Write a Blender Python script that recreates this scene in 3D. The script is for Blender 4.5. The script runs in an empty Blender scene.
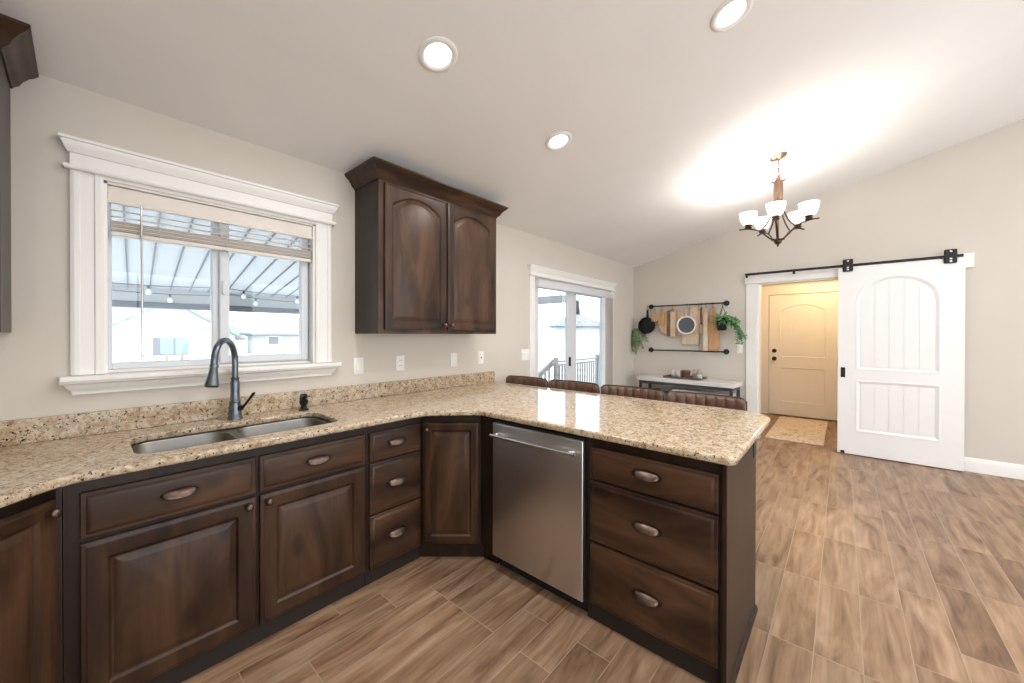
import bpy, bmesh, math, random
from mathutils import Vector, Matrix
PI = math.pi
random.seed(7)
SC = bpy.context.scene
COL = SC.collection

# ---------------------------------------------------------------- camera
cam_d = bpy.data.cameras.new('camera')
cam = bpy.data.objects.new('camera', cam_d); COL.objects.link(cam)
cam_d.sensor_fit = 'HORIZONTAL'; cam_d.sensor_width = 36.0
cam_d.lens = 377.402 / 1024 * 36.0
cam_d.shift_y = -4.76 / 1024
cam_d.clip_start = 0.02; cam_d.clip_end = 300
yaw, pitch, roll = 0.8513, -0.0048, 0.0013
fw = Vector((math.sin(yaw) * math.cos(pitch), math.cos(yaw) * math.cos(pitch), math.sin(pitch)))
rt = Vector((math.cos(yaw), -math.sin(yaw), 0)); up = rt.cross(fw)
rt, up = rt * math.cos(roll) + up * math.sin(roll), up * math.cos(roll) - rt * math.sin(roll)
M = Matrix((rt, up, -fw)).transposed().to_4x4()
M.translation = Vector((-1.6587, -2.5388, 1.3643))
cam.matrix_world = M
SC.camera = cam

# ---------------------------------------------------------------- world, exposure
W = bpy.data.worlds.new('overcast'); SC.world = W; W.use_nodes = True
bgn = W.node_tree.nodes['Background']
bgn.inputs['Color'].default_value = (0.89, 0.95, 1.0, 1); bgn.inputs['Strength'].default_value = 4.5
vs = SC.view_settings
vs.view_transform = 'Standard'; vs.look = 'None'; vs.gamma = 1.0; vs.use_curve_mapping = False
vs.exposure = 0.0
SC.cycles.max_bounces = 10; SC.cycles.diffuse_bounces = 6; SC.cycles.glossy_bounces = 4
SC.cycles.transparent_max_bounces = 12
SC.cycles.caustics_reflective = False; SC.cycles.caustics_refractive = False
SC.cycles.sample_clamp_indirect = 6.0

CAN_W, BULB_W, HALL_W, BACK_CAN_W = 11.0, 10.0, 38.0, 10.0

# ---------------------------------------------------------------- mesh helpers
class MB:
    """collects shapes; build() links them as ONE mesh object"""
    def __init__(s): s.v = []; s.f = []
    def add(s, vs_, fs_):
        n = len(s.v); s.v += [tuple(p) for p in vs_]; s.f += [tuple(i + n for i in f) for f in fs_]; return s
    def add_bm(s, bm):
        bm.verts.ensure_lookup_table(); bm.verts.index_update()
        s.add([v.co[:] for v in bm.verts], [[v.index for v in f.verts] for f in bm.faces]); bm.free(); return s
    def box(s, x0, x1, y0, y1, z0, z1, b=0.0, seg=1):
        if b <= 0:
            return s.add([(x0,y0,z0),(x1,y0,z0),(x1,y1,z0),(x0,y1,z0),(x0,y0,z1),(x1,y0,z1),(x1,y1,z1),(x0,y1,z1)],
                         [(0,3,2,1),(4,5,6,7),(0,1,5,4),(1,2,6,5),(2,3,7,6),(3,0,4,7)])
        bm = bmesh.new(); bmesh.ops.create_cube(bm, size=1)
        for v in bm.verts:
            v.co = Vector(((x0+x1)/2 + v.co.x*(x1-x0), (y0+y1)/2 + v.co.y*(y1-y0), (z0+z1)/2 + v.co.z*(z1-z0)))
        bmesh.ops.bevel(bm, geom=bm.edges[:], offset=b, segments=seg, affect='EDGES', profile=0.5)
        return s.add_bm(bm)
    def loft(s, rings, close=True, cap0=False, cap1=False):
        n = len(rings[0]); vs_ = [p for r in rings for p in r]; fs_ = []
        for k in range(len(rings) - 1):
            for i in range(n if close else n - 1):
                j = (i + 1) % n
                fs_.append((k*n+i, k*n+j, (k+1)*n+j, (k+1)*n+i))
        if cap0: fs_.append(tuple(range(n - 1, -1, -1)))
        if cap1: fs_.append(tuple(range((len(rings)-1)*n, len(rings)*n)))
        return s.add(vs_, fs_)
    def prism(s, poly, axis, a, b):
        """poly: 2D points; axis is the extrusion axis (0,1,2) from a to b"""
        def mk(p, t):
            q = [p[0], p[1]]; q.insert(axis, t); return tuple(q)
        return s.loft([[mk(p, a) for p in poly], [mk(p, b) for p in poly]], True, True, True)
    def lathe(s, prof, c=(0,0,0), n=24, mat=None, cap0=True, cap1=True):
        rings = []
        for r, z in prof:
            ring = []
            for i in range(n):
                t = 2*PI*i/n; p = Vector((max(r,1e-4)*math.cos(t), max(r,1e-4)*math.sin(t), z))
                if mat: p = mat @ p
                ring.append((p + Vector(c))[:])
            rings.append(ring)
        return s.loft(rings, True, cap0, cap1)
    def tube(s, pts, r, n=10, flat=None, caps=True):
        """swept tube; r number or list; flat=(a,b) scales section"""
        pts = [Vector(p) for p in pts]; N = len(pts); rings = []; prev = None
        for k in range(N):
            t = (pts[min(k+1,N-1)] - pts[max(k-1,0)]).normalized()
            if prev is None:
                a = Vector((0,0,1)) if abs(t.z) < 0.9 else Vector((0,1,0))
                u = (a - t*a.dot(t)).normalized()
            else:
                u = (prev - t*prev.dot(t)).normalized()
            prev = u; w = t.cross(u)
            rr = r[k] if isinstance(r, (list, tuple)) else r
            fa, fb = flat or (1, 1)
            rings.append([(pts[k] + u*rr*fa*math.cos(2*PI*i/n) + w*rr*fb*math.sin(2*PI*i/n))[:] for i in range(n)])
        return s.loft(rings, True, caps, caps)
    def sweep(s, path, prof, closed=False):
        """mitred sweep of prof [(out, z)] along a 2D path; out is to the RIGHT of travel"""
        n = len(path); P = [Vector(p) for p in path]; rings = []
        for k in range(n):
            dirs = []
            if k > 0 or closed: dirs.append((P[k] - P[k-1]).normalized())
            if k < n-1 or closed: dirs.append((P[(k+1) % n] - P[k]).normalized())
            nr = [Vector((d.y, -d.x)) for d in dirs]
            m = sum(nr, Vector((0,0))).normalized()
            m = m / max(0.3, m.dot(nr[0]))
            rings.append([(P[k].x + m.x*o, P[k].y + m.y*o, z) for o, z in prof])
        if closed: rings.append(rings[0])
        return s.loft(rings, True, not closed, not closed)
    def xf(s, mat):
        s.v = [(mat @ Vector(p))[:] for p in s.v]; return s
    def build(s, name, mat, parent=None, smooth=None, label=None):
        me = bpy.data.meshes.new(name); me.from_pydata(s.v, [], s.f); me.validate()
        bm = bmesh.new(); bm.from_mesh(me); bmesh.ops.recalc_face_normals(bm, faces=bm.faces[:]); bm.to_mesh(me); bm.free()
        return link_mesh(name, me, mat, parent, smooth, label)

def link_mesh(name, me, mat, parent=None, smooth=None, label=None):
    o = bpy.data.objects.new(name, me); COL.objects.link(o)
    me.materials.clear(); me.materials.append(mat)
    if smooth is not None:
        for p in me.polygons: p.use_smooth = True
        me.set_sharp_from_angle(angle=math.radians(smooth))
    if parent: o.parent = parent
    if label: o['label'] = label
    return o

def slab2d(loops, z0, z1, bev, name='slab', res=3):
    """filled outline with holes, rounded edges -> mesh"""
    cu = bpy.data.curves.new(name, 'CURVE'); cu.dimensions = '2D'; cu.fill_mode = 'BOTH'
    for lp in loops:
        sp = cu.splines.new('POLY'); sp.points.add(len(lp) - 1); sp.use_cyclic_u = True
        for i, p in enumerate(lp): sp.points[i].co = (p[0], p[1], 0, 1)
    cu.extrude = (z1 - z0)/2 - bev; cu.bevel_depth = bev; cu.bevel_resolution = res; cu.offset = -bev
    ob = bpy.data.objects.new(name + '_curve', cu); COL.objects.link(ob)
    dg = bpy.context.evaluated_depsgraph_get()
    me = bpy.data.meshes.new_from_object(ob.evaluated_get(dg))
    bpy.data.objects.remove(ob); bpy.data.curves.remove(cu)
    for v in me.vertices: v.co.z += (z0 + z1)/2
    return me

def rrect(x0, x1, y0, y1, r, n=6):
    pts = []
    for cx, cy, a in ((x1-r, y1-r, 0), (x0+r, y1-r, PI/2), (x0+r, y0+r, PI), (x1-r, y0+r, 1.5*PI)):
        for i in range(n + 1):
            t = a + PI/2*i/n; pts.append((cx + r*math.cos(t), cy + r*math.sin(t)))
    return pts

def fillet(poly, radii, n=8):
    out = []; N = len(poly)
    for i, p in enumerate(poly):
        r = radii[i]; p = Vector(p)
        if r <= 0: out.append(tuple(p)); continue
        a = Vector(poly[i-1]) - p; b = Vector(poly[(i+1) % N]) - p
        a.normalize(); b.normalize(); half = a.angle(b)/2
        d = r/math.tan(half); c = p + (a + b).normalized()*(r/math.sin(half))
        s0 = p + a*d - c; s1 = p + b*d - c
        a0 = math.atan2(s0.y, s0.x); a1 = math.atan2(s1.y, s1.x); dl = (a1 - a0 + PI) % (2*PI) - PI
        for k in range(n + 1):
            t = a0 + dl*k/n; out.append((c.x + r*math.cos(t), c.y + r*math.sin(t)))
    return out

def bez(p0, p1, p2, p3, n=12):
    p0, p1, p2, p3 = map(Vector, (p0, p1, p2, p3)); o = []
    for i in range(n + 1):
        t = i/n; o.append(p0*(1-t)**3 + p1*3*t*(1-t)**2 + p2*3*t*t*(1-t) + p3*t**3)
    return o

def thing(name, label, cat, loc=(0,0,0), rz=0.0, group=None):
    o = bpy.data.objects.new(name, None); COL.objects.link(o)
    o.location = loc; o.rotation_euler = (0, 0, rz); o.empty_display_size = 0.05
    o['label'] = label; o['category'] = cat
    if group: o['group'] = group
    return o
def tag(o, label, cat, group=None, kind=None):
    o['label'] = label; o['category'] = cat
    if group: o['group'] = group
    if kind: o['kind'] = kind
    return o
def struct(name, mb, mat, label=None, parent=None, smooth=None, cat=None):
    o = mb.build(name, mat, parent, smooth); o['kind'] = 'structure'
    if label: o['label'] = label
    if cat: o['category'] = cat
    return o
def sroot(name, label, cat):
    o = thing(name, label, cat); o['kind'] = 'structure'; return o
def copy_tree(o, parent=None):
    c = o.copy(); COL.objects.link(c)
    if parent: c.parent = parent
    for ch in list(o.children): copy_tree(ch, c)
    return c

# ---------------------------------------------------------------- materials
def newmat(name):
    m = bpy.data.materials.new(name); m.use_nodes = True
    nt = m.node_tree; b = nt.nodes['Principled BSDF']; return m, nt, b
def setc(b, col, rough, metal=0.0):
    b.inputs['Base Color'].default_value = (*col, 1); b.inputs['Roughness'].default_value = rough; b.inputs['Metallic'].default_value = metal
def N(nt, typ, **kw):
    n = nt.nodes.new(typ)
    for k, v in kw.items():
        if hasattr(n, k): setattr(n, k, v)
        else: n.inputs[k].default_value = v
    return n
def ramp(nt, stops):
    r = nt.nodes.new('ShaderNodeValToRGB'); e = r.color_ramp.elements
    while len(e) < len(stops): e.new(0.5)
    for i, (p, c) in enumerate(stops):
        e[i].position = p; e[i].color = (*c, 1)
    return r
def plain(name, col, rough=0.5, metal=0.0, var=0.06, scale=8.0, bump=0.0, bscale=120):
    m, nt, b = newmat(name); setc(b, col, rough, metal)
    tc = N(nt, 'ShaderNodeTexCoord'); no = N(nt, 'ShaderNodeTexNoise', Scale=scale, Detail=3.0)
    nt.links.new(tc.outputs['Object'], no.inputs['Vector'])
    r = ramp(nt, [(0.3, tuple(c*(1-var) for c in col)), (0.7, tuple(min(1, c*(1+var)) for c in col))])
    nt.links.new(no.outputs['Fac'], r.inputs['Fac']); nt.links.new(r.outputs['Color'], b.inputs['Base Color'])
    if bump:
        n2 = N(nt, 'ShaderNodeTexNoise', Scale=bscale, Detail=2.0); bp = N(nt, 'ShaderNodeBump', Strength=bump, Distance=0.002)
        nt.links.new(tc.outputs['Object'], n2.inputs['Vector'])
        nt.links.new(n2.outputs['Fac'], bp.inputs['Height']); nt.links.new(bp.outputs['Normal'], b.inputs['Normal'])
    return m
def emit(name, col, strength):
    m, nt, b = newmat(name); setc(b, col, 0.4)
    b.inputs['Emission Color'].default_value = (*col, 1); b.inputs['Emission Strength'].default_value = strength
    return m
def frosted():
    m, nt, b = newmat('frosted_glass_lit'); setc(b, (.9,.88,.84), 0.4)
    b.inputs['Emission Color'].default_value = (1.0,.95,.87,1); b.inputs['Emission Strength'].default_value = 1.0
    t = N(nt, 'ShaderNodeBsdfTranslucent'); t.inputs['Color'].default_value = (.95,.92,.86,1); mx = N(nt, 'ShaderNodeMixShader'); mx.inputs[0].default_value = .6
    out = nt.nodes['Material Output']; nt.links.new(b.outputs[0], mx.inputs[1]); nt.links.new(t.outputs[0], mx.inputs[2]); nt.links.new(mx.outputs[0], out.inputs[0])
    return m
def wood(name, dark, mid, light, grain, rough=0.35, scale=1.0, knots=True):
    """grain: axis along which it runs"""
    m, nt, b = newmat(name); b.inputs['Roughness'].default_value = rough
    tc = N(nt, 'ShaderNodeTexCoord'); oi = N(nt, 'ShaderNodeObjectInfo')
    add = N(nt, 'ShaderNodeVectorMath', operation='ADD'); mul = N(nt, 'ShaderNodeVectorMath', operation='SCALE', Scale=7.0)
    cx = N(nt, 'ShaderNodeCombineXYZ')
    for i in range(3): nt.links.new(oi.outputs['Random'], cx.inputs[i])
    nt.links.new(cx.outputs[0], mul.inputs[0]); nt.links.new(tc.outputs['Object'], add.inputs[0]); nt.links.new(mul.outputs[0], add.inputs[1])
    mp = N(nt, 'ShaderNodeMapping'); sc = [4.2*scale]*3; sc[grain] = 1.0*scale; mp.inputs['Scale'].default_value = sc
    nt.links.new(add.outputs[0], mp.inputs['Vector'])
    n1 = N(nt, 'ShaderNodeTexNoise', Scale=1.6, Detail=6.0, Roughness=0.55, Distortion=0.9)
    nt.links.new(mp.outputs[0], n1.inputs['Vector'])
    r = ramp(nt, [(0.32, dark), (0.5, mid), (0.7, light)]); nt.links.new(n1.outputs['Fac'], r.inputs['Fac'])
    mp2 = N(nt, 'ShaderNodeMapping'); sc2 = [70*scale]*3; sc2[grain] = 3*scale; mp2.inputs['Scale'].default_value = sc2
    nt.links.new(add.outputs[0], mp2.inputs['Vector'])
    n2 = N(nt, 'ShaderNodeTexNoise', Scale=1.5, Detail=2.0); nt.links.new(mp2.outputs[0], n2.inputs['Vector'])
    mx = N(nt, 'ShaderNodeMix', data_type='RGBA', blend_type='MULTIPLY'); mx.inputs[0].default_value = 0.35
    r2 = ramp(nt, [(0.3, (0.55,)*3), (0.65, (1.0,)*3)]); nt.links.new(n2.outputs['Fac'], r2.inputs['Fac'])
    nt.links.new(r.outputs[0], mx.inputs[6]); nt.links.new(r2.outputs[0], mx.inputs[7])
    last = mx.outputs[2]
    if knots:
        mp3 = N(nt, 'ShaderNodeMapping'); s3 = [5.0]*3; s3[grain] = 2.6; mp3.inputs['Scale'].default_value = s3
        nt.links.new(add.outputs[0], mp3.inputs['Vector'])
        vo = N(nt, 'ShaderNodeTexVoronoi', Scale=1.0); nt.links.new(mp3.outputs[0], vo.inputs['Vector'])
        rk = ramp(nt, [(0.0, (0.25,)*3), (0.10, (0.5,)*3), (0.17, (1,)*3)]); nt.links.new(vo.outputs['Distance'], rk.inputs['Fac'])
        mk = N(nt, 'ShaderNodeMix', data_type='RGBA', blend_type='MULTIPLY'); mk.inputs[0].default_value = 0.8
        nt.links.new(last, mk.inputs[6]); nt.links.new(rk.outputs[0], mk.inputs[7]); last = mk.outputs[2]
    b.inputs['Specular IOR Level'].default_value = 0.33
    nt.links.new(last, b.inputs['Base Color'])
    bp = N(nt, 'ShaderNodeBump', Strength=0.12, Distance=0.001); nt.links.new(n2.outputs['Fac'], bp.inputs['Height']); nt.links.new(bp.outputs[0], b.inputs['Normal'])
    return m
def glassy(name, tint=(1,1,1)):
    m = bpy.data.materials.new(name); m.use_nodes = True; nt = m.node_tree; nt.nodes.clear()
    out = N(nt, 'ShaderNodeOutputMaterial'); mix = N(nt, 'ShaderNodeMixShader'); tr = N(nt, 'ShaderNodeBsdfTransparent'); gl = N(nt, 'ShaderNodeBsdfGlossy')
    tr.inputs['Color'].default_value = (*tint, 1); gl.inputs['Roughness'].default_value = 0.02
    lw_ = N(nt, 'ShaderNodeLayerWeight', Blend=0.5); pw = N(nt, 'ShaderNodeMath', operation='POWER'); pw.inputs[1].default_value = 4.0
    nt.links.new(lw_.outputs['Facing'], pw.inputs[0])
    ma = N(nt, 'ShaderNodeMath', operation='MULTIPLY_ADD'); ma.inputs[1].default_value = .9; ma.inputs[2].default_value = .03
    nt.links.new(pw.outputs[0], ma.inputs[0]); nt.links.new(ma.outputs[0], mix.inputs[0]); nt.links.new(tr.outputs[0], mix.inputs[1]); nt.links.new(gl.outputs[0], mix.inputs[2]); nt.links.new(mix.outputs[0], out.inputs[0])
    return m
def granite():
    m, nt, b = newmat('granite'); b.inputs['Roughness'].default_value = 0.08; b.inputs['Specular IOR Level'].default_value = 0.35
    tc = N(nt, 'ShaderNodeTexCoord')
    n0 = N(nt, 'ShaderNodeTexNoise', Scale=32.0, Detail=4.0, Roughness=0.65, Distortion=0.6); nt.links.new(tc.outputs['Object'], n0.inputs['Vector'])
    r0 = ramp(nt, [(0.28, (0.25,0.16,0.09)), (0.42, (0.42,0.305,0.19)), (0.55, (0.53,0.425,0.30)), (0.72, (0.62,0.54,0.43))]); nt.links.new(n0.outputs['Fac'], r0.inputs['Fac'])
    def specks(scale, thr, soft, amount, col, last, seed):
        mp = N(nt, 'ShaderNodeMapping'); mp.inputs['Location'].default_value = (seed, seed*1.7, seed*.4); nt.links.new(tc.outputs['Object'], mp.inputs['Vector'])
        nz = N(nt, 'ShaderNodeTexNoise', Scale=scale, Detail=2.5, Roughness=0.7); nt.links.new(mp.outputs[0], nz.inputs['Vector'])
        rr = ramp(nt, [(thr, (0,0,0)), (thr + soft, (amount,)*3)]); nt.links.new(nz.outputs['Fac'], rr.inputs['Fac'])
        mx = N(nt, 'ShaderNodeMix', data_type='RGBA'); nt.links.new(rr.outputs[0], mx.inputs[0]); nt.links.new(last, mx.inputs[6]); mx.inputs[7].default_value = (*col, 1)
        return mx.outputs[2]
    l = specks(80, 0.57, 0.05, 0.7, (0.62,0.56,0.47), r0.outputs[0], 3.1)
    l = specks(62, 0.585, 0.04, 0.75, (0.17,0.10,0.06), l, 9.7)
    l = specks(78, 0.605, 0.03, 1.0, (0.035,0.026,0.022), l, 21.3)
    l = specks(55, 0.62, 0.03, 0.8, (0.25,0.235,0.22), l, 33.3)
    nt.links.new(l, b.inputs['Base Color'])
    return m
def floor_mat():
    m, nt, b = newmat('plank_tile'); L = nt.links.new
    PW, PL = 0.1585, 0.62
    tc = N(nt, 'ShaderNodeTexCoord'); sp = N(nt, 'ShaderNodeSeparateXYZ'); L(tc.outputs['Object'], sp.inputs[0])
    def mth(op, a, b_=None):
        n = N(nt, 'ShaderNodeMath', operation=op)
        for i, q in enumerate((a, b_)):
            if q is None: continue
            if isinstance(q, (int, float)): n.inputs[i].default_value = q
            else: L(q, n.inputs[i])
        return n.outputs[0]
    v = mth('DIVIDE', mth('ADD', sp.outputs['Y'], 2.45 + 40*PW), PW)
    row = mth('FLOOR', v); fy = mth('FRACT', v)
    wn = N(nt, 'ShaderNodeTexWhiteNoise', noise_dimensions='1D'); L(row, wn.inputs['W'])
    st = mth('MULTIPLY', mth('FLOOR', mth('MULTIPLY', wn.outputs['Value'], 3.0)), 1/3)
    u = mth('ADD', mth('DIVIDE', mth('ADD', sp.outputs['X'], 30*PL - 1.03), PL), st)
    colm = mth('FLOOR', u); fx = mth('FRACT', u)
    cid = N(nt, 'ShaderNodeCombineXYZ'); L(row, cid.inputs[0]); L(colm, cid.inputs[1])
    w2 = N(nt, 'ShaderNodeTexWhiteNoise', noise_dimensions='2D'); L(cid.outputs[0], w2.inputs['Vector'])
    # grain coordinates, shifted per plank
    sh = N(nt, 'ShaderNodeVectorMath', operation='SCALE', Scale=13.0); L(w2.outputs['Color'], sh.inputs[0])
    ad = N(nt, 'ShaderNodeVectorMath', operation='ADD'); L(tc.outputs['Object'], ad.inputs[0]); L(sh.outputs[0], ad.inputs[1])
    mp = N(nt, 'ShaderNodeMapping'); mp.inputs['Scale'].default_value = (1.9, 11, 1); L(ad.outputs[0], mp.inputs['Vector'])
    n1 = N(nt, 'ShaderNodeTexNoise', Scale=1.0, Detail=5.0, Roughness=0.55, Distortion=0.9); L(mp.outputs[0], n1.inputs['Vector'])
    mp2 = N(nt, 'ShaderNodeMapping'); mp2.inputs['Scale'].default_value = (3, 55, 1); L(ad.outputs[0], mp2.inputs['Vector'])
    n2 = N(nt, 'ShaderNodeTexNoise', Scale=1.0, Detail=2.0); L(mp2.outputs[0], n2.inputs['Vector'])
    r1 = ramp(nt, [(0.29, (0.135,0.070,0.038)), (0.42, (0.255,0.150,0.089)), (0.55, (0.345,0.220,0.138)), (0.70, (0.435,0.300,0.200))]); L(n1.outputs['Fac'], r1.inputs['Fac'])
    tone = N(nt, 'ShaderNodeMix', data_type='RGBA', blend_type='MULTIPLY'); tone.inputs[0].default_value = 1.0
    rt_ = ramp(nt, [(0.0, (0.87,0.86,0.85)), (0.5, (0.98,0.98,0.98)), (1.0, (1.10,1.09,1.08))]); L(w2.outputs['Value'], rt_.inputs['Fac'])
    L(r1.outputs[0], tone.inputs[6]); L(rt_.outputs[0], tone.inputs[7])
    fine = N(nt, 'ShaderNodeMix', data_type='RGBA', blend_type='MULTIPLY'); fine.inputs[0].default_value = 0.55
    r2 = ramp(nt, [(0.3, (0.6,)*3), (0.6, (1,)*3)]); L(n2.outputs['Fac'], r2.inputs['Fac']); L(tone.outputs[2], fine.inputs[6]); L(r2.outputs[0], fine.inputs[7])
    # grout
    ex = mth('MULTIPLY', mth('MINIMUM', fx, mth('SUBTRACT', 1.0, fx)), PL)
    ey = mth('MULTIPLY', mth('MINIMUM', fy, mth('SUBTRACT', 1.0, fy)), PW)
    e = mth('LESS_THAN', mth('MINIMUM', ex, ey), 0.0017)
    gm = N(nt, 'ShaderNodeMix', data_type='RGBA'); L(e, gm.inputs[0]); L(fine.outputs[2], gm.inputs[6]); gm.inputs[7].default_value = (0.38,0.29,0.205,1)
    L(gm.outputs[2], b.inputs['Base Color'])
    b.inputs['Roughness'].default_value = 0.38; b.inputs['Specular IOR Level'].default_value = 0.38
    bp = N(nt, 'ShaderNodeBump', Strength=0.35, Distance=0.0015); bp.invert = True; L(e, bp.inputs['Height']); L(bp.outputs[0], b.inputs['Normal'])
    return m
def brushed(name, col, rough, axis=1):
    m, nt, b = newmat(name); setc(b, col, rough, 1.0)
    tc = N(nt, 'ShaderNodeTexCoord'); mp = N(nt, 'ShaderNodeMapping'); s = [300]*3; s[axis] = 3; mp.inputs['Scale'].default_value = s
    nt.links.new(tc.outputs['Object'], mp.inputs['Vector'])
    no = N(nt, 'ShaderNodeTexNoise', Scale=1.0, Detail=2.0); nt.links.new(mp.outputs[0], no.inputs['Vector'])
    r = ramp(nt, [(0.3, (rough*0.93,)*3), (0.7, (rough*1.07,)*3)]); nt.links.new(no.outputs['Fac'], r.inputs['Fac']); nt.links.new(r.outputs[0], b.inputs['Roughness'])
    b.inputs['Anisotropic'].default_value = 0.75; b.inputs['Anisotropic Rotation'].default_value = 0.25
    tg = N(nt, 'ShaderNodeTangent', direction_type='RADIAL', axis='Z'); nt.links.new(tg.outputs[0], b.inputs['Tangent'])
    return m
def rug_mat():
    m, nt, b = newmat('rug_weave'); b.inputs['Roughness'].default_value = 0.95
    tc = N(nt, 'ShaderNodeTexCoord'); L = nt.links.new
    v = N(nt, 'ShaderNodeTexNoise', Scale=9.0, Detail=5.0, Roughness=0.7, Distortion=2.0); L(tc.outputs['Object'], v.inputs['Vector'])
    r = ramp(nt, [(0.36, (0.42,0.30,0.22)), (0.46, (0.66,0.55,0.44)), (0.56, (0.76,0.68,0.58)), (0.68, (0.55,0.42,0.33))]); L(v.outputs['Fac'], r.inputs['Fac'])
    n = N(nt, 'ShaderNodeTexNoise', Scale=140.0); L(tc.outputs['Object'], n.inputs['Vector'])
    bp = N(nt, 'ShaderNodeBump', Strength=0.5, Distance=0.003); L(n.outputs['Fac'], bp.inputs['Height']); L(bp.outputs[0], b.inputs['Normal']); L(r.outputs[0], b.inputs['Base Color'])
    return m

m_wall = plain('greige_paint', (0.63,0.585,0.525), 0.85, var=0.02, scale=2, bump=0.12, bscale=90)
m_hallwall = plain('lamp_tinted_paint', (0.60,0.52,0.40), 0.85, var=0.02, scale=2)  # warm cast of the hall lamp put into the wall colour
m_ceil = plain('ceiling_paint', (0.83,0.82,0.805), 0.9, var=0.02, scale=2, bump=0.25, bscale=60)
m_white = plain('white_enamel', (0.84,0.83,0.81), 0.35, var=0.01)
m_door = plain('white_door_paint', (0.86,0.86,0.86), 0.4, var=0.01)
m_vinyl = plain('backlit_vinyl', (0.68,0.715,0.75), 0.4, var=0.01)  # white vinyl with the blue-grey shade of backlighting put into its colour
m_blind = plain('blind_slat', (0.74,0.69,0.64), 0.5, var=0.03)
m_plate = plain('outlet_plastic', (0.86,0.85,0.82), 0.35, var=0.01)
DK, MD, LT = (0.017,0.0082,0.0053), (0.046,0.0215,0.0115), (0.088,0.042,0.0215)
m_wv = wood('dark_alder_vertical', DK, MD, LT, 2)
m_wh = wood('dark_alder_horizontal', (0.022,0.0102,0.0064), (0.059,0.0288,0.0156), (0.112,0.056,0.0285), 0)
m_wpan = wood('dark_alder_panel', (0.024,0.0112,0.007), (0.060,0.0290,0.0158), (0.112,0.056,0.029), 2)
m_wplain = wood('dark_alder_frame', (0.013,0.0072,0.0052), (0.024,0.0125,0.0082), (0.042,0.022,0.0135), 2, knots=False)
m_crown = wood('dark_alder_crown', DK, MD, (0.082,0.044,0.026), 0, knots=False)
m_toe = plain('toe_kick_brown', (0.017,0.010,0.0065), 0.7)
m_granite = granite()
m_floor = floor_mat()
m_steel = brushed('brushed_steel', (0.70,0.705,0.72), 0.30, 1)
m_sink = plain('sink_steel', (0.27,0.265,0.26), 0.36, 1.0, var=0.04)
m_chrome = plain('satin_steel', (0.72,0.72,0.73), 0.22, 1.0, var=0.01)
m_bronze = plain('aged_bronze', (0.145,0.10,0.082), 0.38, 0.9, var=0.25, scale=40)
m_orb = plain('oil_rubbed_black', (0.03,0.032,0.036), 0.28, 0.75, var=0.2, scale=30)
m_orbf = plain('dark_bronze_flange', (0.05,0.034,0.028), 0.4, 0.8, var=0.2, scale=40)
m_faucet = plain('faucet_with_reflection', (0.15,0.175,0.205), 0.27, 0.85, var=0.1)  # bluish reflection on the dark faucet put into the base colour
m_black = plain('matte_black_iron', (0.012,0.012,0.013), 0.5, 0.3)
m_dwblack = plain('black_plastic', (0.015,0.015,0.016), 0.5)
m_brass = plain('brushed_bronze_chandelier', (0.24,0.15,0.10), 0.34, 0.85, var=0.1, scale=30)
m_brassd = plain('dark_bronze_chandelier', (0.10,0.065,0.045), 0.32, 0.9, var=0.1, scale=30)
m_shade = frosted()
m_can = emit('downlight_lens', (1.0,0.95,0.88), 7.0)
m_glass = glassy('window_glass', (0.93,0.95,0.96))
m_jar = glassy('jar_glass', (0.9,0.92,0.92))
m_leather = plain('brown_leather', (0.105,0.055,0.036), 0.36, var=0.25, scale=14, bump=0.2, bscale=160)
m_piping = plain('dark_leather_piping', (0.035,0.02,0.014), 0.4)
m_stoolmetal = plain('black_stool_metal', (0.018,0.018,0.02), 0.45, 0.5)
m_tabletop = wood('whitewashed_top', (0.66,0.64,0.61), (0.78,0.77,0.74), (0.84,0.83,0.81), 1, 0.5, 0.7, False)
m_tablemetal = plain('slate_blue_metal', (0.045,0.058,0.07), 0.45, 0.3)
BO = dict(rough=0.5, scale=2.0, knots=False)
m_boardA = wood('maple_board', (0.50,0.33,0.19), (0.60,0.41,0.25), (0.68,0.49,0.32), 2, **BO)
m_boardB = wood('pale_board', (0.66,0.52,0.37), (0.74,0.60,0.45), (0.80,0.68,0.54), 2, **BO)
m_boardC = wood('honey_board', (0.45,0.26,0.12), (0.56,0.34,0.17), (0.64,0.42,0.23), 2, **BO)
m_boardD = wood('walnut_board', (0.13,0.07,0.04), (0.20,0.115,0.07), (0.28,0.17,0.10), 2, **BO)
m_boardE = wood('rosy_board', (0.58,0.39,0.27), (0.66,0.47,0.34), (0.72,0.54,0.41), 2, **BO)
m_leafA = plain('green_leaf', (0.15,0.33,0.15), 0.5, var=0.5, scale=60)
m_leafB = plain('sage_leaf', (0.30,0.38,0.23), 0.6, var=0.35, scale=60)
m_panface = plain('grey_skillet_face', (0.10,0.115,0.135), 0.55, var=0.1)
m_tray = wood('grey_brown_tray', (0.12,0.085,0.065), (0.19,0.14,0.11), (0.26,0.20,0.16), 1, 0.6, 2, False)
m_copper = plain('mauve_brown_ceramic', (0.17,0.085,0.07), 0.4, var=0.15, scale=30)
m_mug = plain('white_ceramic', (0.85,0.84,0.82), 0.25, var=0.01)
m_bin = plain('white_storage', (0.78,0.78,0.76), 0.5, var=0.02)
m_basket = plain('blue_grey_weave', (0.12,0.17,0.22), 0.8, var=0.3, scale=60, bump=0.5, bscale=80)
m_rug = rug_mat()
m_snow = plain('snow', (0.84,0.86,0.88), 0.9, var=0.03, scale=0.4)
m_deck = plain('deck_boards_snowy', (0.50,0.505,0.51), 0.8, var=0.08, scale=4)
m_rail = plain('deck_rail_grey', (0.20,0.195,0.19), 0.7, var=0.06)
m_patio = plain('patio_roof_panel', (0.47,0.485,0.50), 0.5, var=0.01)
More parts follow.
